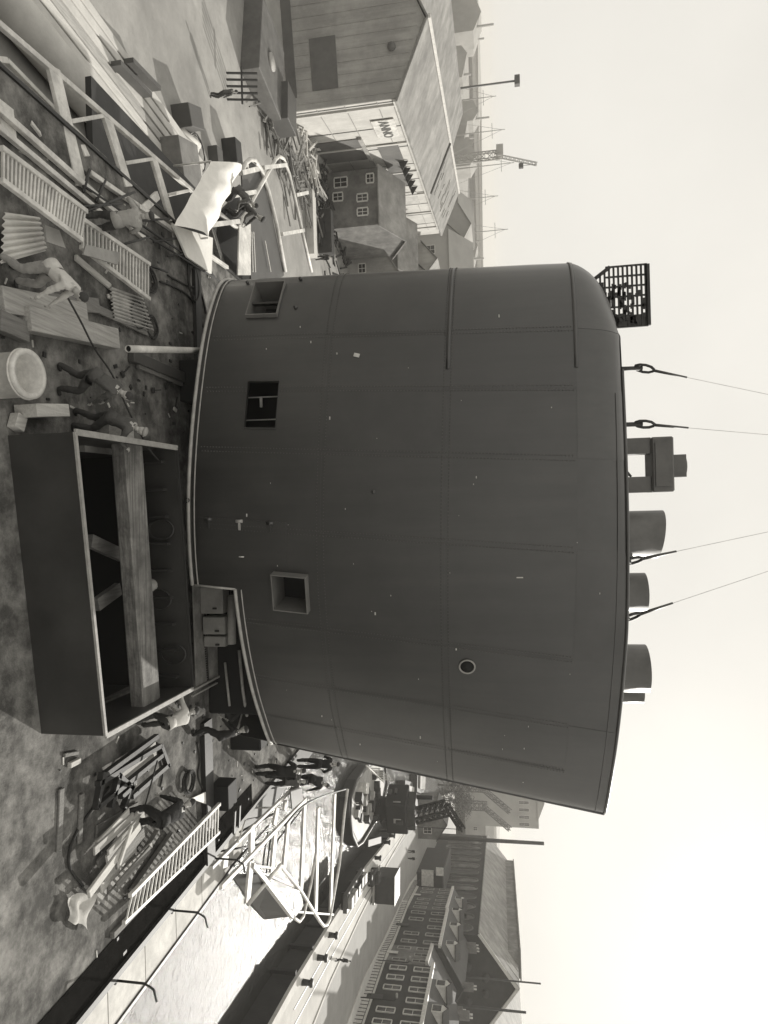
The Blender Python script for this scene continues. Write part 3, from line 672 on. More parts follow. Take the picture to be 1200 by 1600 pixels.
person('broad man in a dark coat bending over the outboard frame', P(452, 1215, 0), R(-50), 45, .9, ((-.12, 0), (.12, .1)), ((-.2, .6, .6), (.2, .6, .7)), SHIRTD, TROUD, None, 10, False, 1.1)
person('left of the two men working under the white canopy', P(338, 300, 0), R(-60), 50, .8, ((-.12, 0), (.12, .1)), ((-.2, .6, .6), (.2, .6, .7)), SHIRTM, TROUM, None, 10)
person('right of the two men working under the white canopy', P(352, 326, 0), R(-80), 40, .75, ((-.12, 0), (.12, .1)), ((-.2, .6, .6), (.2, .6, .7)), SHIRTM, TROUM, HAIR, 10)
person('lone person standing in the dockyard beside the dark tank', P(328, 148, GZ), R(-20), 3, .95, top=SHIRTM, legs=TROUM, scale=1.15)
person('dark figure on the dockyard ground close to the funnel nose', P(492, 404, GZ), R(40), 5, .95, top=SHIRTD, legs=TROUD, scale=1.1)
person('left one of two people walking abreast on the quay street', P(637, 1330, GZ), R(170), 3, .95, ((-.1, .2), (.1, -.2)), top=SHIRTD, legs=TROUD)
person('right one of two people walking abreast on the quay street', P(637, 1341, GZ), R(170), 3, .95, ((-.1, -.2), (.1, .2)), top=SHIRTD, legs=TROUD)
person('lone dark pedestrian on the open quay near the houses', P(524, 1500, GZ), R(20), 3, .95, ((-.1, -.2), (.1, .2)), top=SHIRTD, legs=TROUD)

# rope handled by the men
def rope(name, pts, r, mt, label, cat, group=None):
    m2 = MB(); P2 = [Vector(p) for p in pts]; out = []
    for i in range(len(P2) - 1):
        Q = [P2[max(i - 1, 0)], P2[i], P2[i + 1], P2[min(i + 2, len(P2) - 1)]]
        for k in range(6): out.append(cr(*Q, k / 6))
    out.append(P2[-1]); m2.tube(out, r, 6); return obj(name, m2, mt, label=label, cat=cat, group=group)
rope('rope', [P(100, 455, .7), P(125, 500, .6), P(148, 545, .6), P(175, 585, .6), P(200, 640, .9), P(232, 700, 1.2), P(262, 740, .6), P(275, 800, .1)], .022, ROPE, 'dark rope passing from man to man and over the coaming corner', 'rope')

# ================================================================== DECK GEAR, LEFT
# white drum
dr = thing('white_drum', 'big white open-mouthed ventilator drum in the near left foreground', 'ventilator', P(-5, 588, 0))
c0 = P(-8, 588, 0); m2 = MB(); n = 32; vs = []
prof = [(.42, 0), (.42, .62), (.46, .64), (.465, .73), (.42, .75), (.36, .73), (.35, .25), (0.02, .24)]
for rr, zz in prof:
    for j in range(n): a = 2 * math.pi * j / n; vs.append((c0.x + rr * math.cos(a), c0.y + rr * math.sin(a), zz))
m2.add(vs, [(k * n + j, k * n + (j + 1) % n, (k + 1) * n + (j + 1) % n, (k + 1) * n + j) for k in range(len(prof) - 1) for j in range(n)], True); obj('drum_body', m2, PAINT, dr)
m2 = MB(); m2.tube([(c0.x + .46 * math.cos(a), c0.y + .46 * math.sin(a), .64) for a in [2 * math.pi * k / 32 for k in range(32)]], .02, 6, closed=True); obj('rim', m2, PAINT, dr)

def ladder(label, a0, a1, b0, b1, nr, mt=PAINT, r=.045, group='white ladders and grating frames along the deck edges', zf=.08, w=.1):
    t = thing('deck_ladder', label, 'ladder', (a0 + b0) / 2, 0, group)
    for p, q in ((a0, a1), (b0, b1)): m2 = MB(); m2.bar(p + Vector((0, 0, zf)), q + Vector((0, 0, zf)), w, .1); obj('rail', m2, mt, t, bev=.01)
    me = None
    for k in range(nr):
        f = (k + .5) / nr; p = a0.lerp(a1, f) + Vector((0, 0, zf)); q = b0.lerp(b1, f) + Vector((0, 0, zf)); m2 = MB(); m2.bar(p, q, r, .04); obj('rung', m2, mt, t)
    return t
ladder('long white ladder lying along the left deck edge, nearer one', P(-30, 235, .5), P(108, 334, .5), P(-30, 285, .5), P(100, 378, .5), 24, zf=.4)
ladder('white ladder lying further along the left deck edge, partly behind grey boards', P(120, 342, .3), P(228, 414, .3), P(120, 386, .3), P(228, 468, .3), 20, zf=.1)
ladder('long white ladder standing on edge along the right deck', P(193, 1442, .25), P(342, 1300, .25), P(203, 1400, .8), P(343, 1256, .8), 25, zf=0)
# grey boards over the ladder
for i, (poly, lab) in enumerate((([(68, 352), (90, 360), (100, 388), (70, 378)], 'small grey board leaning over the near left ladder'), ([(132, 382), (185, 395), (182, 414), (128, 398)], 'long grey board laid on the second left ladder'))):
    m2 = MB(); m2.prism([P(x, y, .62) for x, y in poly], (0, 0, .04)); obj('grey_board', m2, GREYL, label=lab, cat='board')

def plank(label, x0, y0, x1, y1, w, h, mt, z=0.02, group=None, name='plank', cat='plank'):
    m2 = MB(); a = P(x0, y0, z + h / 2); b = P(x1, y1, z + h / 2); m2.bar(a, b, w, h); return obj(name, m2, mt, label=label, cat=cat, group=group, bev=.012)
plank('thick pale timber lying on the left deck behind the stooping man', 0, 468, 132, 492, .5, .18, WOOD)
plank('broad timber baulk lying just above the dark overalled man', 38, 498, 178, 530, .48, .3, WOOD)
plank('short timber resting against the thick pale one', 60, 470, 152, 478, .34, .14, WOODD)
plank('narrow board between the baulk and the corrugated sheet', 150, 482, 232, 520, .2, .08, WOODD)
plank('faint timber at the near left edge of the deck', -5, 500, 40, 520, .4, .2, WOODD)
plank('pale batten beside the left ladder end', 118, 402, 172, 448, .14, .08, WOODL)
plank('pale batten with a square end pointing to the funnel', 168, 462, 195, 478, .1, .06, WOODL)
plank('long channel beam running under the funnel on the left deck', 205, 556, 285, 590, .3, .18, GREYP, name='channel_beam', cat='beam')
plank('thin dark board alongside the channel beam', 215, 572, 288, 602, .12, .1, WOODD)
plank('white board standing near the drum', 40, 642, 92, 642, .26, .5, WOODL)
plank('pale board lying left of the coaming front', 20, 655, 34, 665, .3, .2, WOODL)
# corrugated sheets
def corrugated(label, c, rows, L, W, mt=ZINC):
    """c: four pixel corners (near-left, far-left, far-right, near-right)"""
    a, b, c2, d = [P(x, y, .12) for x, y in c]; m2 = MB(); n = rows * 6; vs = []
    for i in range(n + 1):
        t = i / n; z = .035 * math.sin(t * rows * 2 * math.pi); vs.append(a.lerp(b, t) + Vector((0, 0, z))); vs.append(d.lerp(c2, t) + Vector((0, 0, z)))
    m2.add(vs, [(2 * i, 2 * i + 1, 2 * i + 3, 2 * i + 2) for i in range(n)], True); o = obj('corrugated_sheet', m2, mt, label=label, cat='corrugated sheet'); s = o.modifiers.new('t', 'SOLIDIFY'); s.thickness = .012
corrugated('bright corrugated sheet lying beside the stooping man in pale clothes', [(6, 332), (2, 412), (72, 392), (60, 340)], 7, 0, 0, mat('bright_zinc', .66, .5, .15, 2, .05, stain=.15))
corrugated('dull corrugated sheet with rope clutter beyond the second ladder', [(172, 448), (178, 500), (240, 520), (222, 466)], 9, 0, 0)
# coils and hoses
def coil(label, x, y, r, turns, mt=ROPE, cat='cable coil', z=.05, sq=1.0, tail=None):
    c = P(x, y, z); m2 = MB(); pts = []
    for k in range(turns * 14): a = k / 14 * 2 * math.pi; rr = r * (1 + .12 * math.sin(k * .37)); pts.append((c.x + rr * math.cos(a), c.y + rr * sq * math.sin(a), z + k * .0012 + .012 * math.sin(k)))
    m2.tube(pts, .022, 5); return obj('cable_coil', m2, mt, label=label, cat=cat)
coil('dark cable coil hanging by the end of the second left ladder', 228, 436, .32, 6, sq=1.3)
coil('round cable coil on the right deck above the ladder', 292, 1222, .3, 7)
coil('tangled dark hose bundle at the left deck edge near the funnel rim', 300, 440, .55, 5, sq=.6)
coil('small dark rope tangle on the dull corrugated sheet', 212, 490, .35, 5)
coil('dark rope tangle at the far end of the corrugated sheet', 236, 512, .3, 4)
for i, pts in enumerate(([(250, 440), (280, 452), (300, 470), (318, 512)], [(262, 430), (290, 445), (312, 455), (322, 490)])):
    rope('hose', [P(x, y, .04) for x, y in pts], .03, ROPE, ('inner' if i else 'outer') + ' dark hose trailing along the left deck edge to the funnel', 'hose')
for i, pts in enumerate(([(245, 1160), (250, 1185), (254, 1210), (250, 1230)], [(308, 1160), (312, 1185), (310, 1215), (322, 1245)], [(314, 1160), (318, 1190), (317, 1215), (330, 1250)])):
    rope('hose', [P(x, y, .03) for x, y in pts], .025, ROPE, ('thin hose nearest the coaming corner', 'first of two parallel hoses on the right deck', 'second of two parallel hoses beside the coil')[i], 'hose')
pp = thing('white_pipe', 'white open-ended pipe lying from the bent man to under the funnel', 'pipe', P(200, 545, .3)); m2 = MB(); a = P(200, 545, .9); b = P(322, 548, .9)
m2.tube([a, b], .085, 14, cap=False); o = obj('pipe_wall', m2, PAINT, pp); s = o.modifiers.new('t', 'SOLIDIFY'); s.thickness = .015
m2 = MB(); m2.cyl(a + (b - a) * .01, a + (b - a) * .012, .07, 14); obj('bore', m2, BLACK, pp)
# dark hatch box by the funnel
hx = thing('dark_locker', 'black open-topped locker on deck under the funnel rim', 'locker', P(285, 595, 0))
q0, q1 = P(278, 562, 0), P(278, 626, 0); m2 = MB(); m2.box(((q0.x + q1.x) / 2, q0.y + .6, .5), (q1.x - q0.x, 1.1, 1.0)); obj('locker_body', m2, BLACK, hx, bev=.02)
m2 = MB(); m2.box(((q0.x + q1.x) / 2, q0.y + .6, 1.02), (q1.x - q0.x + .1, 1.2, .04)); obj('lid', m2, DARK, hx)
# little tools on the left deck
for i, (x, y, a, lab) in enumerate(((238, 610, .2, 'first small shackle lying left of the coaming'), (258, 604, .5, 'second small shackle lying nearer the funnel'), (272, 640, 1.2, 'pale tag with a handle lying near the funnel rim'), (190, 585, .7, 'oilcan shaped tool by the hauling man'))):
    c = P(x, y, .04); t = thing('hand_tool', lab, 'tool', c, a, None, True); m2 = MB(); m2.box((0, 0, .03), (.16, .1, .06)); obj('tool_head', m2, DARK if i != 2 else PAINT, t, bev=.01); m2 = MB(); m2.bar((0, .05, .03), (0, .42, .03), .03, .03); obj('tool_shaft', m2, ROPE, t)

# ================================================================== DECK GEAR, RIGHT
# pile of planks
rn = random.Random(5)
for i in range(17):
    x0 = 142 + rn.uniform(0, 42); y0 = 1405 - rn.uniform(0, 100); L = rn.uniform(45, 95); sl_ = rn.uniform(-.95, -.6)
    x1 = x0 + L * .72; y1 = y0 + L * sl_
    mt = rn.choice((WOOD, WOODD, WOODL, WOOD))
    lb = '%s %s plank at the %s of the loose pile, %s layer' % ({WOOD: 'weathered', WOODD: 'dark', WOODL: 'pale'}[mt], 'long' if L > 72 else 'short', 'coaming side' if y0 < 1338 else 'middle' if y0 < 1372 else 'ladder side', 'bottom' if i < 5 else 'lower' if i < 9 else 'upper' if i < 13 else 'top')
    plank(lb, x0, y0, x1, y1, rn.uniform(.12, .3), .06, mt, .02 + i * .035, group='planks in the loose pile beside the right ladder')
plank('long pale plank lying on top of the loose pile', 138, 1398, 218, 1290, .2, .07, WOODL, .62)
plank('short bright batten leaning across the loose pile', 186, 1352, 206, 1290, .09, .06, WOODL, .7)
plank('thick offcut with a white end at the far side of the pile', 200, 1372, 246, 1300, .16, .14, WOODD, .1)
plank('second thick offcut with a white end nearest the ladder', 206, 1394, 268, 1305, .2, .14, WOODD, .05)
plank('wide board lying beneath the bent heavy man', 150, 1300, 215, 1262, .3, .05, WOODD, .02)
A_, B_, C_, D_ = P(106, 1438, .16), P(110, 1400, .2), P(146, 1396, .25), P(138, 1454, .14); m2 = MB(); n = 9; vs = []
for i in range(n + 1):
    for j in range(n + 1):
        u, v = i / n, j / n; p = A_.lerp(B_, u).lerp(D_.lerp(C_, u), v); p.z += .07 * math.sin(5 * u + 3 * v) + .04 * math.sin(11 * v - 4 * u); p.x += .05 * math.sin(v * 9 + u); vs.append(p)
m2.add(vs, [(i * (n + 1) + j, (i + 1) * (n + 1) + j, (i + 1) * (n + 1) + j + 1, i * (n + 1) + j + 1) for i in range(n) for j in range(n)], True); obj('white_sheet', m2, mat('soiled_sheet', .4, .9, .15, 3, .2), label='crumpled white sheet at the near end of the plank pile', cat='sheet')
m2 = MB(); m2.prism([P(296, 1248, .1), P(322, 1236, .1), P(326, 1258, .1)], (0, 0, .05)); obj('triangular_plate', m2, PAINT, label='bright triangular plate beside the cable coil', cat='plate')
plank('long grey strip on the bare deck near the right foreground', 96, 1232, 92, 1330, .16, .05, WOODD, .0)
plank('dark batten on the bare deck beside the coaming end', 100, 1180, 122, 1176, .08, .06, WOODD, .0)
plank('short pale offcut beside the coaming end', 108, 1196, 124, 1188, .12, .1, WOODL, .0)
plank('wide weathered board at the near end of the loose pile', 150, 1400, 165, 1380, .5, .05, WOOD, .0)
plank('low dark timber running beside the right ladder', 175, 1462, 300, 1330, .16, .12, WOODD, .0)
rope('rope', [P(170, 1230, .03), P(120, 1300, .03), P(108, 1350, .03), P(130, 1385, .03)], .03, ROPE, 'thin dark rope straying over the bare deck at the lower left', 'rope')
# metal trestles
tr = thing('steel_trestle', 'dark folded steel trestle frames lying on the right deck', 'trestle', P(200, 1200, 0))
lines = [((150, 1262), (252, 1180)), ((152, 1225), (250, 1165)), ((160, 1212), (245, 1150)), ((205, 1245), (262, 1195)), ((150, 1262), (160, 1206)), ((182, 1210), (206, 1232)), ((172, 1262), (186, 1208)), ((192, 1262), (206, 1228)), ((250, 1165), (262, 1198)), ((188, 1245), (206, 1228))]
for k, (a, b) in enumerate(lines): m2 = MB(); m2.bar(P(*a, .25), P(*b, .25), .11, .14); obj('frame_bar', m2, DARK, tr)
plank('pale plate under the steel trestle', 188, 1222, 244, 1172, .5, .02, WOODL, .01)
plank('thin rod slanting by the steel trestle', 226, 1262, 246, 1188, .035, .04, ROPE, .5, name='rod', cat='rod')
plank('long batten lying between the coaming and trestle', 128, 1240, 124, 1318, .14, .06, WOODD, .01)
bx = thing('black_box', 'black open tool box standing at the far end of the right ladder', 'box', P(335, 1245, 0)); c = P(330, 1246, 0); m2 = MB(); m2.box((c.x, c.y + .3, .3), (.8, .7, .6)); obj('box_body', m2, BLACK, bx, bev=.02)
m2 = MB()
for k in range(2): m2.bar((c.x + .5, c.y + .2 + k * .4, .7), (c.x + 1.2, c.y + .2 + k * .4, .65), .1, .06)
obj('handle', m2, DARK, bx)
# stanchions on the side walk (their shadows cross it)
for i, (x, y) in enumerate(((190, 1440), (232, 1400), (275, 1362), (318, 1326))):
    b = Vector((10.95, 11.4 + i * 2.75, .02)); t = thing('rail_stanchion', 'dark bent railing stanchion, %s along the right deck edge' % ('nearest', 'second', 'third', 'fourth')[i], 'stanchion', b, 0, 'bent stanchions along the right deck edge', True)
    m2 = MB(); m2.tube([(0, 0, 0), (0, 0, .75), (.12, 0, .98), (.4, 0, 1.05)], .03, 6); obj('post', m2, DARK, t); m2 = MB(); m2.cyl((0, 0, 0), (0, 0, .03), .09, 10); obj('foot', m2, DARK, t)

# ================================================================== OUTBOARD WHITE FRAMES
def outboard(label, chords, beams, flat=.34):
    t = thing('outboard_frame', label, 'steel frame', chords[0][0])
    for a, b, w in chords: m2 = MB(); m2.bar(a, b, w, .12); obj('chord', m2, PAINT, t, bev=.01)
    for a, b, w in beams: m2 = MB(); m2.bar(a, b, w, .1); obj('cross_beam', m2, PAINT, t, bev=.01)
    return t
L0 = -.1
ch = [(P(-40, 5, L0), P(100, 125, L0), .13), (P(100, 125, L0), P(300, 298, L0), .13), (P(-30, 90, L0 - .6), P(10, 95, L0 - .6), .12), (P(10, 95, -.7), P(240, 330, -.7), .11), (P(-20, 155, .1), P(225, 372, .1), .14), (P(-20, 185, .1), P(160, 335, .1), .12), (P(240, 330, -.7), P(300, 400, -.7), .1), (P(140, 270, .1), P(355, 418, .1), .12)]
be = [(P(82, 105, L0), P(126, 292, .0), .42), (P(166, 183, L0), P(200, 292, 0), .36), (P(240, 250, L0), P(268, 345, 0), .32), (P(270, 350, 0), P(276, 400, 0), .28), (P(0, 110, L0), P(12, 215, 0), .42), (P(40, 140, -.5), P(55, 205, 0), .3), (P(110, 190, L0), P(166, 180, L0), .09), (P(195, 255, L0), P(240, 248, L0), .09), (P(262, 305, L0), P(297, 297, L0), .09), (P(118, 208, L0), P(135, 245, 0), .2), (P(214, 335, 0), P(246, 305, 0), .22)]
outboard('white open frame of beams and chords outboard of the left deck', ch, be)
# dark braces and rods under the left frame
db = thing('dark_lattice_brace', 'dark lattice bars below the left frame running to the funnel rim', 'lattice', P(250, 370, .1))
for a, b in (((130, 290), (330, 425)), ((200, 350), (345, 440)), ((130, 300), (140, 265)), ((150, 315), (165, 280)), ((205, 345), (265, 342)), ((240, 378), (300, 368)), ((262, 400), (322, 392)), ((280, 370), (335, 432)), ((235, 415), (262, 425)), ((105, 325), (190, 318)), ((100, 345), (210, 300)), ((305, 395), (320, 372)), ((180, 385), (235, 370))):
    m2 = MB(); m2.tube([P(*a, .15), P(*b, .15)], .035, 6); obj('brace', m2, DARK, db)
RZ = 0.0
ch = [(P(330, 1356, RZ), P(400, 1287, RZ), .12), (P(400, 1287, RZ), P(452, 1237, RZ), .12), (P(345, 1386, RZ), P(478, 1248, RZ), .15), (P(471, 1391, RZ), P(405, 1362, RZ - .3), .08), (P(393, 1352, RZ), P(438, 1358, RZ), .08), (P(425, 1388, RZ), P(472, 1393, RZ), .09), (P(455, 1424, RZ), P(520, 1429, RZ), .09)]
be = [(P(393, 1290, RZ), P(393, 1330, RZ), .4), (P(352, 1338, RZ), P(350, 1356, RZ), .4), (P(392, 1345, RZ), P(386, 1410, RZ), .42), (P(430, 1300, RZ), P(424, 1362, RZ), .4), (P(451, 1275, RZ), P(443, 1358, RZ), .4), (P(476, 1250, RZ), P(470, 1392, RZ), .42), (P(497, 1262, RZ), P(493, 1426, RZ), .42), (P(523, 1240, RZ), P(516, 1428, RZ), .42), (P(433, 1262, RZ), P(428, 1290, RZ), .4), (P(446, 1250, RZ), P(444, 1266, RZ), .3)]
outboard('white open frame of beams and chords outboard of the right deck', ch, be)
# curved white rails at the forward ends
def rail(label, pts, r, z, ties=(), name='hand_rail'):
    t = thing(name, label, 'railing', P(*pts[0], z)); P2 = [P(x, y, z) if not isinstance(z, dict) else None for x, y in pts]; out = []
    m2 = MB(); m2.tube(P2, r, 8); obj('rail_pipe', m2, PAINT, t)
    for a, b in ties: m2 = MB(); m2.bar(P(*a, z), P(*b, z), r * 2, r * 2); obj('tie_bar', m2, PAINT, t)
    return t
rail('bent white hoop rail of zigzag pipe outboard on the right', [(388, 1412), (438, 1352), (470, 1392), (500, 1440), (506, 1447), (511, 1445), (515, 1436), (530, 1350), (538, 1270), (543, 1233)], .085, 0.05, [((394, 1352), (412, 1374)), ((412, 1374), (456, 1432))])
rail('white guard rail sweeping round the grey wing on the right', [(456, 1432), (462, 1436), (468, 1440), (474, 1432), (486, 1380), (494, 1330)], .07, .05)
rail('bent white hoop rail of zigzag pipe outboard on the left', [(336, 328), (372, 358), (396, 310), (430, 250), (436, 244), (443, 248), (452, 272), (463, 320), (474, 370), (487, 425)], .08, 0.05, [((411, 262), (447, 258)), ((350, 308), (398, 300)), ((325, 352), (372, 346)), ((440, 366), (474, 360)), ((462, 305), (480, 301))])
rail('white curved gunwale rail of the grey wing on the left', [(378, 268), (384, 255), (391, 249), (398, 250), (408, 265), (420, 300), (432, 350), (446, 425)], .09, 0.0, [((376, 270), (402, 264)), ((384, 262), (384, 256))])
# grey wing plates
m2 = MB(); m2.prism([P(378, 268, -.08), P(391, 252, -.08), (P(400, 258, -.08)), P(410, 275, -.08), P(424, 330, -.08), P(444, 430, -.08), P(395, 470, -.08), P(388, 380, -.08), P(380, 320, -.08)], (0, 0, -.06)); obj('grey_wing', m2, GREYP, label='dark grey curved wing platform outboard on the left', cat='platform')
wl = thing('open_launch_hull', 'dark opening with planked sides beneath the left canopy', 'hull', P(340, 380, -1)); m2 = MB(); m2.prism([P(345, 330, -1.2), P(375, 300, -1.2), P(380, 470, -1.2), P(330, 470, -1.2)], (0, 0, -.1)); obj('bottom', m2, DARK, wl)
for k in range(6): m2 = MB(); m2.bar(P(326 + 1.5 * k, 352 + k * 2, -.2 - k * .16), P(350 + 1 * k, 432, -.2 - k * .16), .04, .15); obj('plank', m2, WOODD, wl)
m2 = MB(); m2.prism([P(372, 352, .1), P(390, 350, .1), P(390, 430, .1), P(370, 430, .1)], (0, 0, .05)); obj('white_board', m2, PAINT, label='flat white board standing on the left wing by the funnel nose', cat='board')
for i, (y0, yy) in enumerate(((362, 392), (362, 395), (376, 415))): plank('narrow pale strip on the left grey wing, %s the white board' % ('closest to', 'next but one to', 'furthest from')[i], 393 + i * 3 + (i == 2) * 15, y0, 395 + i * 4 + (i == 2) * 20, 425, .08, .04, WOODL, .0, group='strips on the left wing', name='strip', cat='strip')
# canopy
can = thing('canvas_canopy', 'bright white canvas canopy stretched over the launch on the left', 'canopy', P(320, 320, .8))
A_, B_, C_, D_ = P(330, 252, .6), P(378, 258, .6), P(325, 372, .6), P(272, 352, .6)
m2 = MB(); n = 12; vs = []
for i in range(n + 1):
    for j in range(n + 1):
        u, v = i / n, j / n; p = A_.lerp(B_, u).lerp(D_.lerp(C_, u), v); p.z += .28 * math.sin(math.pi * u) + .05 * math.sin(v * 19) * (.3 + u) + random.uniform(-.015, .015); vs.append(p)
m2.add(vs, [(i * (n + 1) + j, (i + 1) * (n + 1) + j, (i + 1) * (n + 1) + j + 1, i * (n + 1) + j + 1) for i in range(n) for j in range(n)], True); obj('canvas', m2, CANVAS, can)
A_, B_, C_, D_ = P(268, 352, .2), P(330, 372, .2), P(328, 428, .2), P(290, 402, .2); m2 = MB(); m2.prism([A_, B_, C_, D_], (0, 0, .06)); obj('lower_flap', m2, CANVAS, can)
m2 = MB()
for p in (P(330, 252, .5), P(376, 262, .5), P(325, 372, .5)): m2.tube([p, p - Vector((0, 0, 1.3))], .035, 6)
obj('prop', m2, PAINT, can)
# grey wing on the right
m2 = MB(); m2.prism([P(362, 1368, -.3), P(404, 1366, .1), P(430, 1388, .1), P(458, 1432, .1), P(413, 1437, -1.2), P(392, 1415, -1.0)], (0, .05, -.08)); obj('grey_wing', m2, GREYP, label='dark grey wing plate outboard on the right between white beams', cat='platform')
# dark clutter under the right frame
rc = thing('under_frame_gear', 'dark tangle of pipes and rods beneath the right white frame', 'pipework', P(400, 1300, -.4))
for a, b in (((340, 1290), (430, 1272)), ((345, 1330), (415, 1318)), ((360, 1355), (420, 1290)), ((375, 1300), (445, 1262)), ((330, 1320), (368, 1300)), ((420, 1330), (480, 1255)), ((410, 1355), (418, 1300)), ((415, 1372), (424, 1300)), ((395, 1235), (455, 1228)), ((400, 1262), (455, 1262)), ((370, 1290), (382, 1282))):
    m2 = MB(); m2.tube([P(*a, -.45), P(*b, -.45)], .04, 6); obj('pipe', m2, random.choice((DARK, DARK, GREYL)), rc)
m2 = MB(); m2.bar(P(372, 1316, .1), P(383, 1282, .6), .07, .05); obj('white_batten', m2, PAINT, label='short white batten propped by the right frame', cat='batten')
m2 = MB(); m2.prism([P(452, 1232, .3), P(470, 1230, .3), P(472, 1250, .3), P(455, 1264, .3)], (0, 0, .05)); obj('grey_hatch_plate', m2, GREYP, label='small grey plate lying at the rail group feet', cat='plate')
rope('long_rail_pipe', [P(445, 1290, .9), P(470, 1262, 1.0), P(500, 1245, 1.0), P(540, 1233, 1.0)], .04, DARK, 'dark rail pipe slanting past the group at the right', 'pipe')
# lower side deck stretching forward on the right, dark
m2 = MB(); m2.box((13.0, 31.0, -2.6), (4.0, 19, .2)); obj('lower_deck', m2, DARK, kind='structure')
m2 = MB(); m2.box((-11.2, 29, -2.6), (4.4, 22, .2)); obj('lower_deck', m2, DARK, kind='structure')

# ================================================================== LEFT DOCKYARD
def gbox(name, label, cat, x, y, dims, rz=0, mt=GREYP, z=GZ, group=None):
    c = P(x, y, z); m2 = MB(); m2.box((0, 0, dims[2] / 2), dims); o = obj(name, m2, mt, label=label, cat=cat, group=group, bev=.03); o.location = c; o.rotation_euler[2] = rz; return o
t = thing('beam_stack', 'stack of long pale beams lying side by side in the dockyard', 'beam stack', (-22.8, 33, GZ))
for k in range(7):
    m2 = MB(); m2.bar((-25.1 + k * .62, 24, GZ + .35), (-23.4 + k * .62, 41 - k * .3, GZ + .35), .5, .6); obj('beam', m2, random.choice((WOODL, PAVE, WOOD)), t, bev=.03)
t = thing('pale_tank', 'pale round-ended cylindrical tank lying in the dockyard at upper left', 'tank', (-19.8, 26, GZ)); m2 = MB(); m2.cyl((-20.6, 20, GZ + .9), (-19.6, 28.3, GZ + .9), .85, 24); m2.ell((-19.6, 28.3, GZ + .9), (.85, .5, .85)); obj('shell', m2, PAVE, t)
m2 = MB(); m2.bar((-20.5, 22, GZ + .15), (-18.9, 22, GZ + .15), .3, .3); m2.bar((-20.4, 27, GZ + .15), (-18.8, 27, GZ + .15), .3, .3); obj('saddle', m2, WOODD, t)
gbox('steel_bin', 'dark steel bin at the end of the long pale beams', 'bin', 258, 276, (3.6, 2.6, 1.8), .3, mat('bin_steel', .16))
gbox('trolley', 'low dark trolley standing in the open yard', 'trolley', 280, 186, (1.3, 2.0, 1.2), .4, GREYP)
gbox('crate', 'small dark crate near the boat canopy on the yard', 'crate', 352, 240, (1.7, 1.2, 1.1), .2, DARK)
gbox('crate', 'dark crate with a hoop handle beside the cable drums', 'crate', 330, 246, (1.2, 1, .7), .2, GREYP)
t = thing('pipe_bundle', 'bundle of short pale pipes lying in the yard', 'pipes', P(285, 225, GZ))
for k in range(4): m2 = MB(); m2.cyl(P(268 + k * 4, 222 - k * 7, GZ + .25), P(300 + k * 3, 246 - k * 6, GZ + .25), .26, 10); obj('pipe', m2, PAVE, t)
coil('cable drum coil lying at the end of the short pale pipes', 308, 238, 1.1, 5, z=GZ + .2)
coil('pair of cable loops lying beyond the left frame', 210, 240, 1.2, 4, z=GZ + .2)
gbox('crate', 'dark crate glimpsed between the left frame beams', 'crate', 146, 212, (1.6, 1.4, 1.1), .2, DARK)
t = thing('long_skip', 'dark open long skip at the upper left edge of the yard', 'skip', P(200, 110, GZ)); 
for a, b in (((172, 100), (222, 150)), ((192, 96), (236, 140))): m2 = MB(); m2.bar(P(*a, GZ + .6), P(*b, GZ + .6), .25, 1.2); obj('side', m2, GREYP, t)
m2 = MB(); m2.bar(P(182, 98, GZ + .1), P(228, 146, GZ + .1), 1.6, .1); obj('bottom', m2, DARK, t)
t = thing('steel_tank', 'large dark rectangular tank with a round manhole by the yard figure', 'tank', (-35, 50, GZ)); m2 = MB(); m2.box((-38.5, 53, GZ + .8), (7, 5.5, 1.6), -.2); obj('tank_body', m2, mat('tank_steel', .10, .7, .3, 1, .2), t, bev=.05)
m2 = MB(); m2.cyl((-38, 52.6, GZ + 1.6), (-38, 52.6, GZ + 1.75), .7, 20); obj('manhole', m2, GREYL, t)
m2 = MB()
for k in range(5): m2.bar((-33.5 + k * .5, 46.8, GZ), (-33.2 + k * .5, 46.9, GZ + 2.4), .12)
m2.bar((-33.8, 46.8, GZ + 1.2), (-31, 46.8, GZ + 1.2), .12); obj('ladder_frame', m2, DARK, t)
gbox('loading_block', 'low dark block in the passage before the big shed', 'block', 420, 175, (3.5, 2.5, 2.2), -.1, GREYP)
# heaps of debris along the quay
def heap(label, x, y, sx, sy, n, z=GZ, mts=(WOODD, DARK, GREYP), rnds=3, L=(1, 3)):
    c = P(x, y, z); rr = random.Random(rnds); m2 = MB()
    for k in range(n):
        p = c + Vector((rr.gauss(0, sx), rr.gauss(0, sy), rr.uniform(.05, .7))); a = rr.uniform(0, 3.14); l_ = rr.uniform(*L)
        m2.bar(p, p + Vector((math.cos(a) * l_, math.sin(a) * l_, rr.uniform(-.3, .5))), rr.uniform(.08, .3), rr.uniform(.06, .2))
    return obj('scrap_heap', m2, mts[0], kind='stuff', label=label, cat='scrap heap')
heap('brushwood and scrap heap beside the shed corner', 428, 215, 1.2, 2, 60, rnds=1)
heap('scrap heap along the yard before the house', 455, 272, 1.5, 4, 80, rnds=2)
heap('timber scrap heap between the rails and the small house', 500, 318, 2.5, 3, 90, mts=(DARK,), rnds=4)
heap('jumbled scrap against the sheds near the funnel', 520, 360, 2.5, 6, 130, mts=(DARK,), rnds=5)
heap('pale rubble heap at the foot of the house', 478, 250, 1, 1.5, 40, mts=(WOODL,), rnds=6)
heap('scrap heap by the small shed walls', 560, 372, 2.5, 5, 90, mts=(WOODD,), rnds=7)
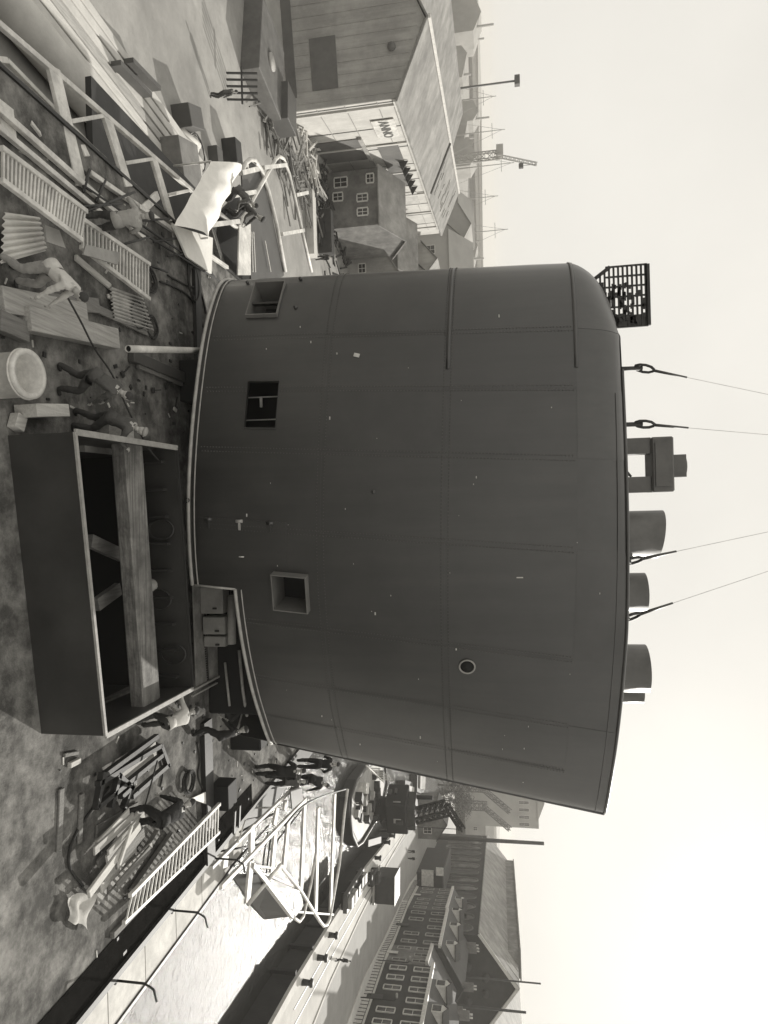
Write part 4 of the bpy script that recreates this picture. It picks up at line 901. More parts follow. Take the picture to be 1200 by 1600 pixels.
m2 = MB(); m2.bar(P(485, 300, GZ + .4), P(488, 400, GZ + .4), 1.3, .8); obj('long_trough', m2, PAVE, label='long pale trough lying along the left quay', cat='trough')
m2 = MB(); m2.bar(P(508, 330, GZ + .8), P(510, 398, GZ + .8), 1.2, 1.6); obj('timber_wagon', m2, DARK, label='long low dark wagon behind the pale trough', cat='wagon')

# buildings
def window(parent, c, w, h, nrm, frame=TRIM, pane=GLASS, bars=(1, 1), d=.06):
    """c centre, nrm outward horizontal normal"""
    nrm = Vector(nrm).normalized(); sd_ = Vector((-nrm.y, nrm.x, 0)); c = Vector(c); m2 = MB(); fw_ = .14
    for s in (-1, 1):
        m2.bar(c + sd_ * s * w / 2 - Vector((0, 0, h / 2)) + nrm * d, c + sd_ * s * w / 2 + Vector((0, 0, h / 2)) + nrm * d, fw_, d * 2, nrm)
        m2.bar(c - sd_ * (w / 2 - .08) + Vector((0, 0, s * h / 2)) + nrm * d, c + sd_ * (w / 2 - .08) + Vector((0, 0, s * h / 2)) + nrm * d, fw_, d * 2.4, nrm)
    for k in range(bars[0]): x = -w / 2 + w * (k + 1) / (bars[0] + 1); m2.bar(c + sd_ * x - Vector((0, 0, h / 2)) + nrm * d, c + sd_ * x + Vector((0, 0, h / 2)) + nrm * d, .06, .05, nrm)
    for k in range(bars[1]): z = -h / 2 + h * (k + 1) / (bars[1] + 1); m2.bar(c - sd_ * w / 2 + Vector((0, 0, z)) + nrm * (d + .004), c + sd_ * w / 2 + Vector((0, 0, z)) + nrm * (d + .004), .06, .05, nrm)
    o = obj('window', m2, frame, parent)
    m3 = MB(); m3.prism([c + sd_ * a * w / 2 + Vector((0, 0, b * h / 2)) + nrm * .02 for a, b in ((-1, -1), (1, -1), (1, 1), (-1, 1))], nrm * .015); obj('pane', m3, pane, o); return o
def shed(name, label, cat, A, B, depth, zb, ze, zr, wall, roof, over=.4, ridge_along=True):
    """Long side A->B (ground points), building lies on the left of A->B; eaves ze, ridge zr"""
    A = Vector((A[0], A[1], 0)); B = Vector((B[0], B[1], 0)); d = (B - A).normalized(); n = Vector((-d.y, d.x, 0)); t = thing(name, label, cat, (A.x, A.y, zb))
    C = B + n * depth; D = A + n * depth; Z = lambda p, z: Vector((p.x, p.y, z))
    m2 = MB(); mid1 = A + n * depth / 2; mid2 = B + n * depth / 2
    m2.prism([Z(A, zb), Z(D, zb), Z(D, ze), Z(mid1, zr - .1), Z(A, ze)], B - A); obj('wall', m2, wall, t)
    for s, (E0, E1) in ((1, (A, B)), (-1, (D, C))):
        o_ = n * (-s) * over; sl_ = (zr - ze) / (depth / 2); dn_ = Vector((0, 0, -sl_ * over))
        m3 = MB(); a = Z(E0, ze + .02) + o_ + dn_ - d * over; b = Z(E1, ze + .02) + o_ + dn_ + d * over; r1 = Z(mid2, zr + .02) + d * over; r0 = Z(mid1, zr + .02) - d * over
        m3.prism([a, b, r1, r0], (0, 0, .18)); obj('roof', m3, roof, t)
    return t, A, B, C, D, d, n
# big shed with the ANNO board
A0, B0 = (-39.8, 62.4), (-50.0, 118.0)
t, A, B, C, D, d, n = shed('dockside_shed', 'big long shed with pale side wall and a white name board', 'shed', A0, B0, 13, GZ, .9, 4.0, WALLL, ROOFM)
ow = -n                                                   # towards the water
def along(s, off=0.05, z=0): p = A + d * s + ow * off; return Vector((p.x, p.y, z))
def sidebox(s0, s1, z0, z1, th, name, mt, parent, off=0.0):
    m2 = MB(); m2.prism([along(s0, off, z0), along(s1, off, z0), along(s1, off, z1), along(s0, off, z1)], ow * th); return obj(name, m2, mt, parent)
DOORM = mat('shed_door', .11, .8, .25, .6, .2)
dd = sidebox(8.5, 15, GZ + .1, GZ + 5.2, .08, 'door', DOORM, t, .02); sidebox(8.2, 15.4, GZ + 5.3, GZ + 5.7, .3, 'lintel', WALLM, t)
sidebox(11, 27, GZ + 6.9, GZ + 9.3, .08, 'door', DOORM, t, .02)
sidebox(30, 36, GZ + 6.7, GZ + 9.3, .08, 'door', mat('ledge_door', .4), t, .02)
for k in range(5): 
    m2 = MB(); s = 17 + k * 2.6; m2.prism([along(s, .1, -.2), along(s, 1.2, -1.0), along(s, .1, -1.4)], d * .15); obj('gantry_bracket', m2, DARK, t)
for k in range(6): sidebox(1 + k * 10, 1.35 + k * 10, GZ, .7, .18, 'pilaster', WALLL, t)
sidebox(0, 54, .45, .8, .25, 'cornice', TRIM, t)
# near end wall: its shade put into a darker wall colour
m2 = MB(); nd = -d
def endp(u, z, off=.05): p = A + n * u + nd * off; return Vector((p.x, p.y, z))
m2.prism([endp(.02, GZ), endp(12.98, GZ), endp(12.98, .85), endp(6.5, 3.8), endp(.02, .85)], nd * .05); obj('shaded_end_wall', m2, WALLM, t)
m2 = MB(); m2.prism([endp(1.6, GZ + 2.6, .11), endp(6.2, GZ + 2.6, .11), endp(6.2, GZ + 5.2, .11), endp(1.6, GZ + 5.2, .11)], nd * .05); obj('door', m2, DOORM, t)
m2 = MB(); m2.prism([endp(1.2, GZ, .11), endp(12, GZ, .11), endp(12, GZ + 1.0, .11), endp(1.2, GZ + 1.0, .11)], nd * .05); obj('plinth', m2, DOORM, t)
for k in range(12):
    u = .6 + k * 1.08; ztop = .6 + min(u, 13 - u) * .42
    if 1.3 < u < 6.4: segs_ = ((GZ + 1.05, GZ + 2.5), (GZ + 5.3, ztop))
    else: segs_ = ((GZ + 1.05, ztop),)
    for za, zb2 in segs_: m2 = MB(); m2.bar(endp(u, za, .12), endp(u, zb2, .12), .1, .06); obj('batten', m2, WALLM, t)
for k in range(9): sidebox(.4 + k * 6, .5 + k * 6 + .02, GZ, .4, .04, 'joint', DOORM, t, .01)
for zz5 in (-7.2, -4.4, -1.2): sidebox(0.2, 53, zz5, zz5 + .08, .05, 'board_joint', WALLM, t, .004)
m2 = MB(); m2.cyl(endp(4.5, .6, .1), endp(4.5, .6, .25), .4, 14); obj('round_vent', m2, DOORM, t)
# sign board ANNO
sg = thing('name_board', 'white name board lettered ANNO high on the big shed wall', 'sign', along(6, .2, -1.5))
m2 = MB(); m2.prism([along(4.2, .1, -2.5), along(9.0, .1, -2.5), along(9.0, .1, -.1), along(4.2, .1, -.1)], ow * .08); obj('board', m2, PAINT, sg)
fc = bpy.data.curves.new('lettering', 'FONT'); fc.body = 'ANNO'; fc.size = 1.45; fc.extrude = .02; fc.align_x = 'CENTER'; fc.align_y = 'CENTER'; fc.offset = .02
fo = bpy.data.objects.new('lettering_src', fc); COL.objects.link(fo)
me = bpy.data.meshes.new_from_object(fo.evaluated_get(bpy.context.evaluated_depsgraph_get())); bpy.data.objects.remove(fo)
xx = Vector((d.x, d.y, 0)); zz_ = Vector((0, 0, 1)); mm = Matrix((xx, zz_, xx.cross(zz_))).transposed().to_4x4(); mm.translation = along(6.6, .21, -1.3); me.transform(mm); obj('lettering', me, mat('sign_paint', .12), sg)
# roof battens and seams of the big shed
m2 = MB()
for k in range(26):
    s = 33 + random.uniform(0, 21); f0 = random.uniform(.1, .6); f1 = f0 + random.uniform(.1, .3); L = A + n * 6.5 + d * s
    p0 = (A + d * s).lerp(L, f0); p1 = (A + d * s).lerp(L, f1); z0 = .9 + 3.1 * f0 + .26; z1 = .9 + 3.1 * f1 + .26
    m2.bar((p0.x, p0.y, z0), (p1.x, p1.y, z1), .35, .08)
obj('roof_patch', m2, ROOFL, t, kind='stuff')
m2 = MB(); q0 = A + d * 32; q1 = q0 + n * 6.5; m2.bar((q0.x, q0.y, 1.2), (q1.x, q1.y, 4.3), .4, .3); obj('roof_coping', m2, DOORM, t)
m2 = MB(); q0 = A + n * 6.5 - d * .4; q1 = B + n * 6.5; m2.bar((q0.x, q0.y, 4.3), (q1.x, q1.y, 4.3), .4, .25); obj('ridge_cap', m2, TRIM, t)
shed('dockside_shed', 'second long shed standing behind the one with the name board', 'shed', (-54.5, 64), (-65, 122), 16, GZ, 2.0, 5.0, WALLM, ROOFM)
# brick house with small windows in front of the shed
def house_front(label, x0, x1, Y, depth, ze, zr, wall, roof, ridge='x', wins=(), name='brick_house', fac=WALLM):
    t = thing(name, label, 'house', ((x0 + x1) / 2, Y, GZ)); m2 = MB()
    if ridge == 'y': m2.prism([(x0, Y, GZ), (x1, Y, GZ), (x1, Y, ze), ((x0 + x1) / 2, Y, zr), (x0, Y, ze)], (0, depth, 0))
    else: m2.prism([(x0, Y, GZ), (x0, Y + depth, GZ), (x0, Y + depth, ze), (x0, Y + depth / 2, zr), (x0, Y, ze)], (x1 - x0, 0, 0))
    obj('wall', m2, wall, t)
    if ridge == 'y':
        for s, xe in ((-1, x0), (1, x1)):
            m3 = MB(); xm = (x0 + x1) / 2; m3.prism([(xe + s * .3, Y - .3, ze - .15), (xe + s * .3, Y + depth, ze - .15), (xm, Y + depth, zr), (xm, Y - .3, zr)][:: -s], (0, 0, .15)); obj('roof', m3, roof, t)
    else:
        for s, ye in ((-1, Y), (1, Y + depth)):
            m3 = MB(); ym = Y + depth / 2; m3.prism([(x0 - .3, ye + s * .3, ze - .1), (x1 + .3, ye + s * .3, ze - .1), (x1 + .3, ym, zr + .05), (x0 - .3, ym, zr + .05)], (0, 0, .15)); obj('roof', m3, roof, t)
    for cx_, cz_, w, h in wins: window(t, (cx_, Y, cz_), w, h, (0, -1, 0))
    return t
house_front('pale brick house with two small dark windows before the big shed', -41.2, -34.4, 77, 10, -3.6, -1.2, BRICK2, ROOFM, 'x', ((-37.8, -5.6, .9, 1.3), (-36.1, -5.6, .9, 1.3), (-39.9, -8.2, 1.2, 1.6), (-40.0, -4.6, 1.1, .9), (-38.2, -8.6, 1.0, 1.2)))
t = house_front('low gabled shed nearest the funnel on the left', -36.5, -27.5, 88, 12, -5.5, -2.6, WALLM, ROOFM, 'y', ((-33.5, -8, 1.3, 1.0), (-30.5, -8, 1.3, 1.0)), 'gabled_shed')
t = house_front('second low shed with white patches on its wall', -45, -37, 98, 9, -4.4, -2.0, BRICK2, ROOFM, 'x', ((-42.5, -7, 1.2, 1.2), (-40, -7, 1.2, 1.2)), 'gabled_shed')
t = house_front('dark gabled shed with steep roof beyond the low sheds', -41, -33, 104, 16, -3.8, .4, WALLM, ROOF, 'y', (), 'gabled_shed')
t = house_front('small dark shed tucked between gables on the left', -49.5, -43, 120, 12, -3, -.2, WALLM, ROOFM, 'y', (), 'gabled_shed')
for i in range(6):
    x, Y = [(-57, 150), (-66, 165), (-52, 175), (-78, 180), (-90, 200), (-70, 215)][i]
    t = house_front('%s of the hazy works buildings beyond the left sheds' % ('nearest', 'second', 'third', 'fourth', 'fifth', 'farthest')[i], x - 7, x + 7, Y, 18, random.uniform(-2, 3), random.uniform(4, 6), FAR, FAR, random.choice('xy'), ((x - 3, -4, 2, 2), (x + 3, -4, 2, 2)), 'works_building')
# cement truck / machinery on the far left quay
t = thing('mobile_crane_cab', 'small machine with a pale body beside the far left sheds', 'machine', P(735, 395, GZ)); cx_ = -36.0; 
for (dx, dz, w, h, mt) in ((0, .8, 4, 1.2, DARK), (-1, 2, 1.6, 1.6, PAVE), (1.2, 2, 2, 1.2, GREYP)):
    m2 = MB(); m2.box((-47 + dx, 132, GZ + dz), (w, 2.4, h)); obj('body', m2, mt, t, bev=.1)
# lattice cranes, haze helped by their pale colour
def lattice(mb, a, b, w, n, r):
    a = Vector(a); b = Vector(b); dd_ = (b - a).normalized(); s1 = dd_.orthogonal().normalized() * w / 2; s2 = dd_.cross(s1).normalized() * w / 2; cs = [s1 + s2, s1 - s2, -s1 - s2, -s1 + s2]
    for c in cs: mb.bar(a + c, b + c, r)
    for k in range(n):
        p = a.lerp(b, k / n); q = a.lerp(b, (k + 1) / n)
        for j in range(4): mb.bar(p + cs[j], q + cs[(j + 1) % 4], r * .7); mb.bar(p + cs[j], p + cs[(j + 1) % 4], r * .6)
for i, (x, Y, zt_, jx, jz, lab) in enumerate(((-128, 240, 20, -123, 27, 'hazy lattice crane with raised jib beyond the shed roofs'),)):
    t = thing('lattice_crane', lab, 'crane', (x, Y, GZ)); m2 = MB(); lattice(m2, (x, Y, GZ), (x, Y, zt_ - 6), 2.4, 9, .3); obj('tower', m2, FAR, t)
    m2 = MB(); lattice(m2, (x, Y, zt_ - 8), (jx, Y, jz), 1.0, 10, .14); obj('jib', m2, FAR, t); m2 = MB(); m2.box((x - 1, Y, zt_ - 6), (4, 3, 2.4)); obj('cab', m2, FAR, t)
    m2 = MB(); m2.bar((jx, Y, jz), (jx, Y, jz - 5), .1); m2.box((jx, Y, jz - 5.6), (1.6, 1, 1.6)); obj('hook_block', m2, DARK, t)
t = thing('lamp_mast', 'tall thin yard mast with a lamp head above the shed roofs', 'mast', (-84, 130, GZ)); q = atY(808, 126, 130); m2 = MB(); m2.tube([(q.x, 130, GZ), (q.x, 130, q.z)], .25, 8, .18); obj('pole', m2, GREYP, t); m2 = MB(); m2.box((q.x, 130, q.z), (1.8, 1, 1)); obj('lamp_head', m2, GREYP, t)
rf = random.Random(21)
for i in range(5):
    t = thing('ship_mast', 'hazy mast with rigging behind the long sheds, %s from the left' % ('first', 'second', 'third', 'fourth', 'fifth', 'sixth', 'seventh', 'eighth', 'ninth')[i], 'mast', atY(720, 150 + i * 50, 260)); q = atY(790 + rf.uniform(-22, 22), 150 + i * 52, 260)
    m2 = MB(); m2.tube([(q.x, 260, GZ), (q.x, 260, q.z)], .3, 6, .14); m2.bar((q.x - 3, 260, q.z - 5), (q.x + 3, 260, q.z - 5), .2); obj('spar', m2, FAR, t)
    m2 = MB()
    for k in (-1, 1): m2.bar((q.x, 260, q.z - 1), (q.x + k * rf.uniform(5, 9), 260 + k, GZ + 2), .1); pass
    obj('rigging', m2, FAR, t)
for i in range(16):
    x = -60 - i * 14 + rf.uniform(-4, 4); Y = 240 + rf.uniform(0, 140); w = rf.uniform(8, 18); h_ = rf.uniform(9, 19)
    t = thing('works_building', 'hazy works block behind the sheds on the left skyline, %s from the funnel' % ('1st', '2nd', '3rd', '4th', '5th', '6th', '7th', '8th', '9th', '10th', '11th', '12th', '13th', '14th', '15th', '16th')[i], 'building', (x, Y, GZ))
    m2 = MB(); m2.prism([(x - w / 2, Y, GZ), (x + w / 2, Y, GZ), (x + w / 2, Y, GZ + h_ * .8), (x + w * rf.uniform(-.3, .3), Y, GZ + h_), (x - w / 2, Y, GZ + h_ * .8)], (0, 12, 0)); obj('wall', m2, FAR, t)
    m2 = MB(); m2.cyl((x + w * .3, Y + 3, GZ), (x + w * .3, Y + 3, GZ + h_ + rf.uniform(1, 6)), .7, 8, .5); obj('stack', m2, FAR, t)
# ================================================================== RIGHT QUAY
# row of four houses, each with its facade
fa = [(64.6, 78.0), (68.0, 97.0), (70.6, 105.0), (74.4, 121.0), (80.0, 138.0)]
hz = [(BRICK, -1.6, 'near dark brick house with dormers and tall white window frames', 7, 2), (BRICK2, -2.6, 'narrow pale brick house between two dark ones in the row', 3, 2), (BRICK, -1.4, 'dark brick house with white cornice and round dormers in mid row', 5, 2), (mat('mid_brick', .06, .9, .25, .7, .3, stain=.2), -1.6, 'far brick house with close-set windows and a bright cornice', 6, 2)]
for i in range(4):
    wallm, ze, lab, nw, nf = hz[i]; p = Vector((*fa[i], 0)); q = Vector((*fa[i + 1], 0)); dv = (q - p).normalized(); q = q - dv * .06; nr = Vector((-dv.y, dv.x, 0)); L = (q - p).length; dep = 11
    t = thing('town_house', lab, 'house', (p.x, p.y, GZ), 0, 'row of houses along the quay street'); Z = lambda v, z: Vector((v.x, v.y, z)); zr = ze + 3.6
    m2 = MB(); m2.prism([Z(p, GZ), Z(p - nr * dep, GZ), Z(p - nr * dep, ze), Z(p - nr * dep * .5, zr), Z(p, ze)], q - p); obj('wall', m2, wallm, t)
    for s, (e0, e1) in ((1, (p, q)), (-1, (p - nr * dep, q - nr * dep))):
        m3 = MB(); mid0 = p - nr * dep * .5; mid1 = q - nr * dep * .5; m3.prism([Z(e0 + nr * s * .3, ze - .1), Z(e1 + nr * s * .3, ze - .1), Z(mid1, zr + .04), Z(mid0, zr + .04)], (0, 0, .15)); obj('roof', m3, ROOF, t)
    m3 = MB(); m3.prism([Z(p + nr * .02, ze - .35), Z(q + nr * .02, ze - .35), Z(q + nr * .02, ze + .12), Z(p + nr * .02, ze + .12)], nr * .6); obj('cornice', m3, TRIM if i != 1 else PAVE, t)
    m3 = MB(); m3.prism([Z(p + nr * .02, GZ), Z(q + nr * .02, GZ), Z(q + nr * .02, GZ + 1.0), Z(p + nr * .02, GZ + 1.0)], nr * .1); obj('plinth', m3, PAVE, t)
    hgt = (ze - GZ - 1.2) / nf
    for fl in range(nf):
        for k in range(nw):
            f = (k + .5) / nw; c = p + (q - p) * f; zc_ = GZ + 1.2 + hgt * (fl + .55)
            if fl == 0 and k == nw // 2:
                m3 = MB(); a = c - dv * .55; b = c + dv * .55; m3.prism([Z(a + nr * .13, GZ), Z(b + nr * .13, GZ), Z(b + nr * .13, GZ + 2.3), Z(a + nr * .13, GZ + 2.3)], nr * .06); obj('door', m3, TRIM if i % 2 else DARK, t); continue
            window(t, (c.x, c.y, zc_), min(1.15, L / nw * .55), hgt * .68, nr, TRIM if i == 0 else GREYL, bars=(0, 1), d=.07)
    if i != 1:
        nd_ = 3 if i == 0 else 2
        for k in range(nd_):
            c = p + (q - p) * ((k + .5) / nd_) - nr * .55; m3 = MB()
            a = c - dv * .85; b = c + dv * .85; m3.prism([Z(a, ze + .15), Z(b, ze + .15), Z(b, ze + 2.1), Z(c, ze + 2.7), Z(a, ze + 2.1)], -nr * 2.4); o = obj('dormer', m3, TRIM, t)
            m3 = MB(); m3.prism([Z(a + dv * .22 + nr * .02, ze + .75), Z(b - dv * .22 + nr * .02, ze + .75), Z(b - dv * .22 + nr * .02, ze + 1.9), Z(a + dv * .22 + nr * .02, ze + 1.9)], nr * .04); obj('pane', m3, GLASS, o)
            m3 = MB(); m3.prism([Z(a - dv * .2 + nr * .1, ze + 2.1), Z(c + nr * .1, ze + 2.75), Z(b + dv * .2 + nr * .1, ze + 2.1), Z(b + dv * .2 + nr * .1, ze + 2.25), Z(c + nr * .1, ze + 2.95), Z(a - dv * .2 + nr * .1, ze + 2.25)], -nr * 2.5); obj('dormer_roof', m3, ROOF, o)
    for f in (.06, .94)[: 2 if i in (0, 2) else 1]:
        c = p + (q - p) * f - nr * dep * .5; m3 = MB(); m3.box((c.x, c.y, zr + .5), (1.0, .8, 2.2)); ck = obj('chimney', m3, BRICK2, t)
        m3 = MB(); [m3.cyl((c.x + s * .25, c.y, zr + 1.6), (c.x + s * .25, c.y, zr + 2.05), .13, 8) for s in (-1, 1)]; obj('chimney_pot', m3, PAVE, ck)
    # iron railings before the house
    m3 = MB()
    for k in range(int(L * 1.2)): c = p + dv * k / 1.2 + nr * 1.4; m3.bar(Z(c, GZ + .12), Z(c, GZ + 1.2), .06)
    m3.bar(Z(p + nr * 1.4, GZ + 1.15), Z(q + nr * 1.4, GZ + 1.15), .07); obj('front_railing', m3, DARK, t)
# warehouse behind them
Aw, Bw = (79.0, 122.0), (99.0, 200.0)
def warehouse():
    p = Vector((*Aw, 0)); q = Vector((*Bw, 0)); dv = (q - p).normalized(); nr = Vector((-dv.y, dv.x, 0)); dep = 16; ze, zr = 4.2, 11.0
    t = thing('warehouse', 'large dark brick warehouse with arched wall bays and a pale roof', 'warehouse', (p.x, p.y, GZ)); Z = lambda v, z: Vector((v.x, v.y, z))
    m2 = MB(); m2.prism([Z(p, GZ), Z(p - nr * dep, GZ), Z(p - nr * dep, ze), Z(p - nr * dep * .5, zr), Z(p, ze)], q - p); obj('wall', m2, BRICK, t)
    for s, (e0, e1) in ((1, (p, q)), (-1, (p - nr * dep, q - nr * dep))):
        m3 = MB(); mid0 = p - nr * dep * .5; mid1 = q - nr * dep * .5; m3.prism([Z(e0 + nr * s * .5 - dv * .4, ze - .2), Z(e1 + nr * s * .5, ze - .2), Z(mid1, zr + .05), Z(mid0 - dv * .4, zr + .05)], (0, 0, .2)); o = obj('roof', m3, ROOFL, t)
        if s > 0:
            for k in range(24):
                f = k / 23; a = e0.lerp(e1, f) + nr * .3; b = mid0.lerp(mid1, f); m4 = MB(); m4.bar(Z(a, ze + .03), Z(b, zr + .3), .12, .08); obj('roof_seam', m4, ROOFM, o)
    m3 = MB(); a = p - nr * dep * .36 + dv * 10; b = p - nr * dep * .36 + dv * 78; c = p - nr * dep * .64 + dv * 78; e = p - nr * dep * .64 + dv * 10; m3.prism([Z(a, 8.5), Z(b, 8.5), Z(c, 8.5), Z(e, 8.5)], (0, 0, 3.1)); obj('roof_monitor', m3, ROOFM, t)
    m3 = MB(); m3.prism([Z(a + nr * .4 - dv * .4, 11.6), Z(b + nr * .4, 11.6), Z(c - nr * .4, 11.6), Z(e - nr * .4 - dv * .4, 11.6)], (0, 0, .25)); obj('monitor_roof', m3, ROOFL, t)
    nb = 13                                               # arched bays along the street side
    for k in range(nb):
        c = p.lerp(q, (k + .5) / nb); w = 1.9; pts = [Z(c - dv * w, GZ + 3)] + [Z(c + dv * w, GZ + 3)] + [Z(c + dv * w * math.cos(a_), GZ + 11 + w * math.sin(a_)) for a_ in [math.pi * j / 8 for j in range(9)]]
        m3 = MB(); m3.prism([v + nr * .03 for v in pts], nr * .04); o = obj('bay', m3, GLASS if k % 3 else DARK, t)
        m3 = MB(); m3.tube([v + nr * .1 for v in pts[1:]] + [pts[0] + nr * .1], .14, 5); obj('bay_arch', m3, BRICK2, o)
    for u_, z_ in ((.33, 2.0), (.42, 5.2), (.58, 5.2), (.67, 2.0), (.5, 1.5), (.25, -1), (.5, -2)):   # round openings in the gable
        c = Z(p - nr * dep * u_ - dv * .04, z_); m3 = MB(); m3.cyl(c, c - dv * .1, .75, 16); obj('round_window', m3, DARK, t)
    m3 = MB(); m3.bar(Z(p + nr * .3 - dv * .2, ze - .1), Z(p - nr * dep * .5 - dv * .2, zr - .1), .5, .5); m3.bar(Z(p - nr * dep - nr * .3 - dv * .2, ze - .1), Z(p - nr * dep * .5 - dv * .2, zr - .1), .5, .5); obj('verge', m3, PAVE, t)
warehouse()
shed('warehouse', 'second pale roofed warehouse hidden behind the arched one', 'warehouse', (97, 118), (118, 200), -24, GZ, 6.0, 11.9, BRICK, ROOFL)
# lower brick works between houses and warehouse end, with hoardings
t = thing('works_office', 'low dark works building with white notice boards beyond the houses', 'building', (80, 142, GZ)); m2 = MB(); m2.box((86.5, 152, GZ + 2.8), (9, 22, 5.6), -.25); obj('wall', m2, BRICK, t); m2 = MB(); m2.box((86.5, 152, GZ + 5.8), (9.6, 22.6, .3), -.25); obj('roof', m2, ROOF, t)
for x, y, w, h in ((668, 1372, 3.2, 2.6), (687, 1362, 1.6, 1.6)):
    q = atY(x, y, 141.0); m2 = MB(); m2.box((q.x, 141, q.z), (w, .15, h), -.25); obj('notice_board', m2, PAINT, t)
# tall poles
for i, (xt, yt, Y, r_, lab) in enumerate(((850, 1318, 175, .55, 'tall thin dark chimney pole beyond the warehouse end'), (845, 1537, 112, .16, 'thin dark flagpole rising behind the near houses'), (822, 1582, 100, .22, 'short stub pole at the far right roof edge'))):
    q = atY(xt, yt, Y); m2 = MB(); m2.tube([(q.x, Y, GZ), (q.x, Y, q.z)], r_, 10, r_ * .8); obj('pole', m2, DARK, label=lab, cat='pole')
# kiosk lorry on the quay
c = Vector((55.5, 95.5, GZ)); t = thing('box_hut', 'small dark box hut with a bright end standing on the quay', 'hut', c, R(-14), None, True)
m2 = MB(); m2.box((0, 0, 1.9), (3.6, 5.0, 2.8)); obj('hut_body', m2, DARK, t, bev=.05); m2 = MB(); m2.box((0, -2.53, 1.9), (3.2, .05, 2.5)); 
m2 = MB(); m2.box((1.83, 0, 1.9), (.05, 4.6, 2.4)); obj('bright_side', m2, PAINT, t); m2 = MB(); m2.box((0, 0, 3.36), (3.9, 5.3, .12)); obj('roof', m2, GREYP, t); m2 = MB(); m2.box((0, 0, .3), (3.9, 5.4, .3)); obj('base', m2, GREYL, t)
c = Vector((52.4, 92.0, GZ)); t = thing('parked_car', 'small dark old-fashioned car parked beside the box hut', 'car', c, R(-14), None, True)
m2 = MB(); m2.box((0, 0, .65), (1.6, 3.8, .6)); m2.box((0, -.3, 1.25), (1.35, 1.9, .65)); obj('body', m2, DARK, t, bev=.12); m2 = MB(); m2.box((0, 1.2, .98), (1.0, 1.2, .25)); obj('bonnet', m2, GREYL, t, bev=.05)
for sx in (-1, 1):
    for sy in (-1, 1): m2 = MB(); m2.cyl((sx * .7, sy * 1.25, .34), (sx * .86, sy * 1.25, .34), .34, 14); obj('wheel', m2, BLACK, t)
# pontoon / long trolley on quay edge
t = thing('long_trolley', 'long low flat trolley loaded with boxes on the quay edge', 'trolley', (46.7, 79, GZ), R(-12), None, True); m2 = MB(); m2.box((0, 0, .7), (2.0, 10, .5)); obj('bed', m2, GREYP, t, bev=.05)
for k in range(5): m2 = MB(); m2.box((random.uniform(-.3, .3), -4 + k * 2, 1.2), (1.2, 1.3, .5)); obj('load', m2, random.choice((GREYL, DARK)), t, bev=.04)
for sy in (-4, 0, 4): m2 = MB(); m2.cyl((-.9, sy, .3), (.9, sy, .3), .3, 12); obj('axle', m2, DARK, t)
# bollards
for i, (x, y) in enumerate(((472, 1528), (496, 1490), (513, 1455), (541, 1405), (570, 1366), (585, 1336), (600, 1312), (608, 1302), (616, 1290), (624, 1278), (632, 1270))):
    c = P(x, y, GZ); c.x += .4; t = thing('bollard', 'dark iron mooring bollard on the quay edge, number %s from the near end' % ('one', 'two', 'three', 'four', 'five', 'six', 'seven', 'eight', 'nine', 'ten', 'eleven')[i], 'bollard', c, 0, 'bollards along the quay edge', True)
    m2 = MB(); m2.cyl((0, 0, 0), (0, 0, .8), .3, 12, .24); obj('post', m2, DARK, t); m2 = MB(); m2.cyl((0, 0, .8), (0, 0, 1.05), .4, 12, .36); obj('head', m2, DARK, t)
for i, (x, y) in enumerate(((500, 1360), (493, 1342), (483, 1390))):
    pass
# mooring fenders against the quay wall
for i in range(14):
    s = i / 13; a = Vector((43.0, 58, 0)).lerp(Vector((61, 130, 0)), s); m2 = MB(); m2.bar((a.x - .6, a.y, WZ - 1), (a.x - .6, a.y, GZ - .1), .35); obj('fender_pile', m2, BLACK, label='%s dark fender pile from the near end of the quay wall' % ('first second third fourth fifth sixth seventh eighth ninth tenth eleventh twelfth thirteenth fourteenth'.split()[i]), cat='fender', group='fender piles along the right quay')
# street lamps
for i, (x, y) in enumerate(((562, 1558), (668, 1330), (590, 1500))):
    c = P(x, y, GZ); t = thing('street_lamp', 'thin street lamp %s' % ('at the near end of the pavement', 'beyond the last house', 'before the near dark house')[i], 'street lamp', c, 0, None, True); m2 = MB(); m2.tube([(0, 0, 0), (0, 0, 4.6), (-.6, 0, 5.0)], .07, 6); obj('post', m2, DARK, t); m2 = MB(); m2.box((-.7, 0, 4.95), (.5, .3, .25)); obj('lamp_head', m2, GREYL, t)

# floating crane barge
bg_ = thing('crane_barge', 'pale-decked barge carrying a black crane alongside the right quay', 'barge', (47, 100, WZ))
outl = [P(546, 1245, WZ + 1.3), P(545, 1280, WZ + 1.3), P(548, 1305, WZ + 1.3), P(556, 1322, WZ + 1.3), P(564, 1316, WZ + 1.3), P(580, 1290, WZ + 1.3), P(596, 1260, WZ + 1.3), P(603, 1225, WZ + 1.3), P(600, 1195, WZ + 1.3), P(588, 1186, WZ + 1.3), P(572, 1196, WZ + 1.3), P(556, 1218, WZ + 1.3)]
m2 = MB(); m2.prism([(p.x, p.y, WZ - .4) for p in outl], (0, 0, 1.7)); obj('hull', m2, DARK, bg_)
cen = sum(outl, Vector()) / len(outl); inn = [p.lerp(cen, .12) for p in outl]; m2 = MB(); m2.prism([(p.x, p.y, WZ + 1.3) for p in inn], (0, 0, .05)); obj('barge_deck', m2, GREYL, bg_)
m2 = MB(); m2.tube([(p.x, p.y, WZ + 1.5) for p in outl], .2, 6, closed=True); obj('rubbing_strake', m2, GREYP, bg_)
rr = random.Random(9)
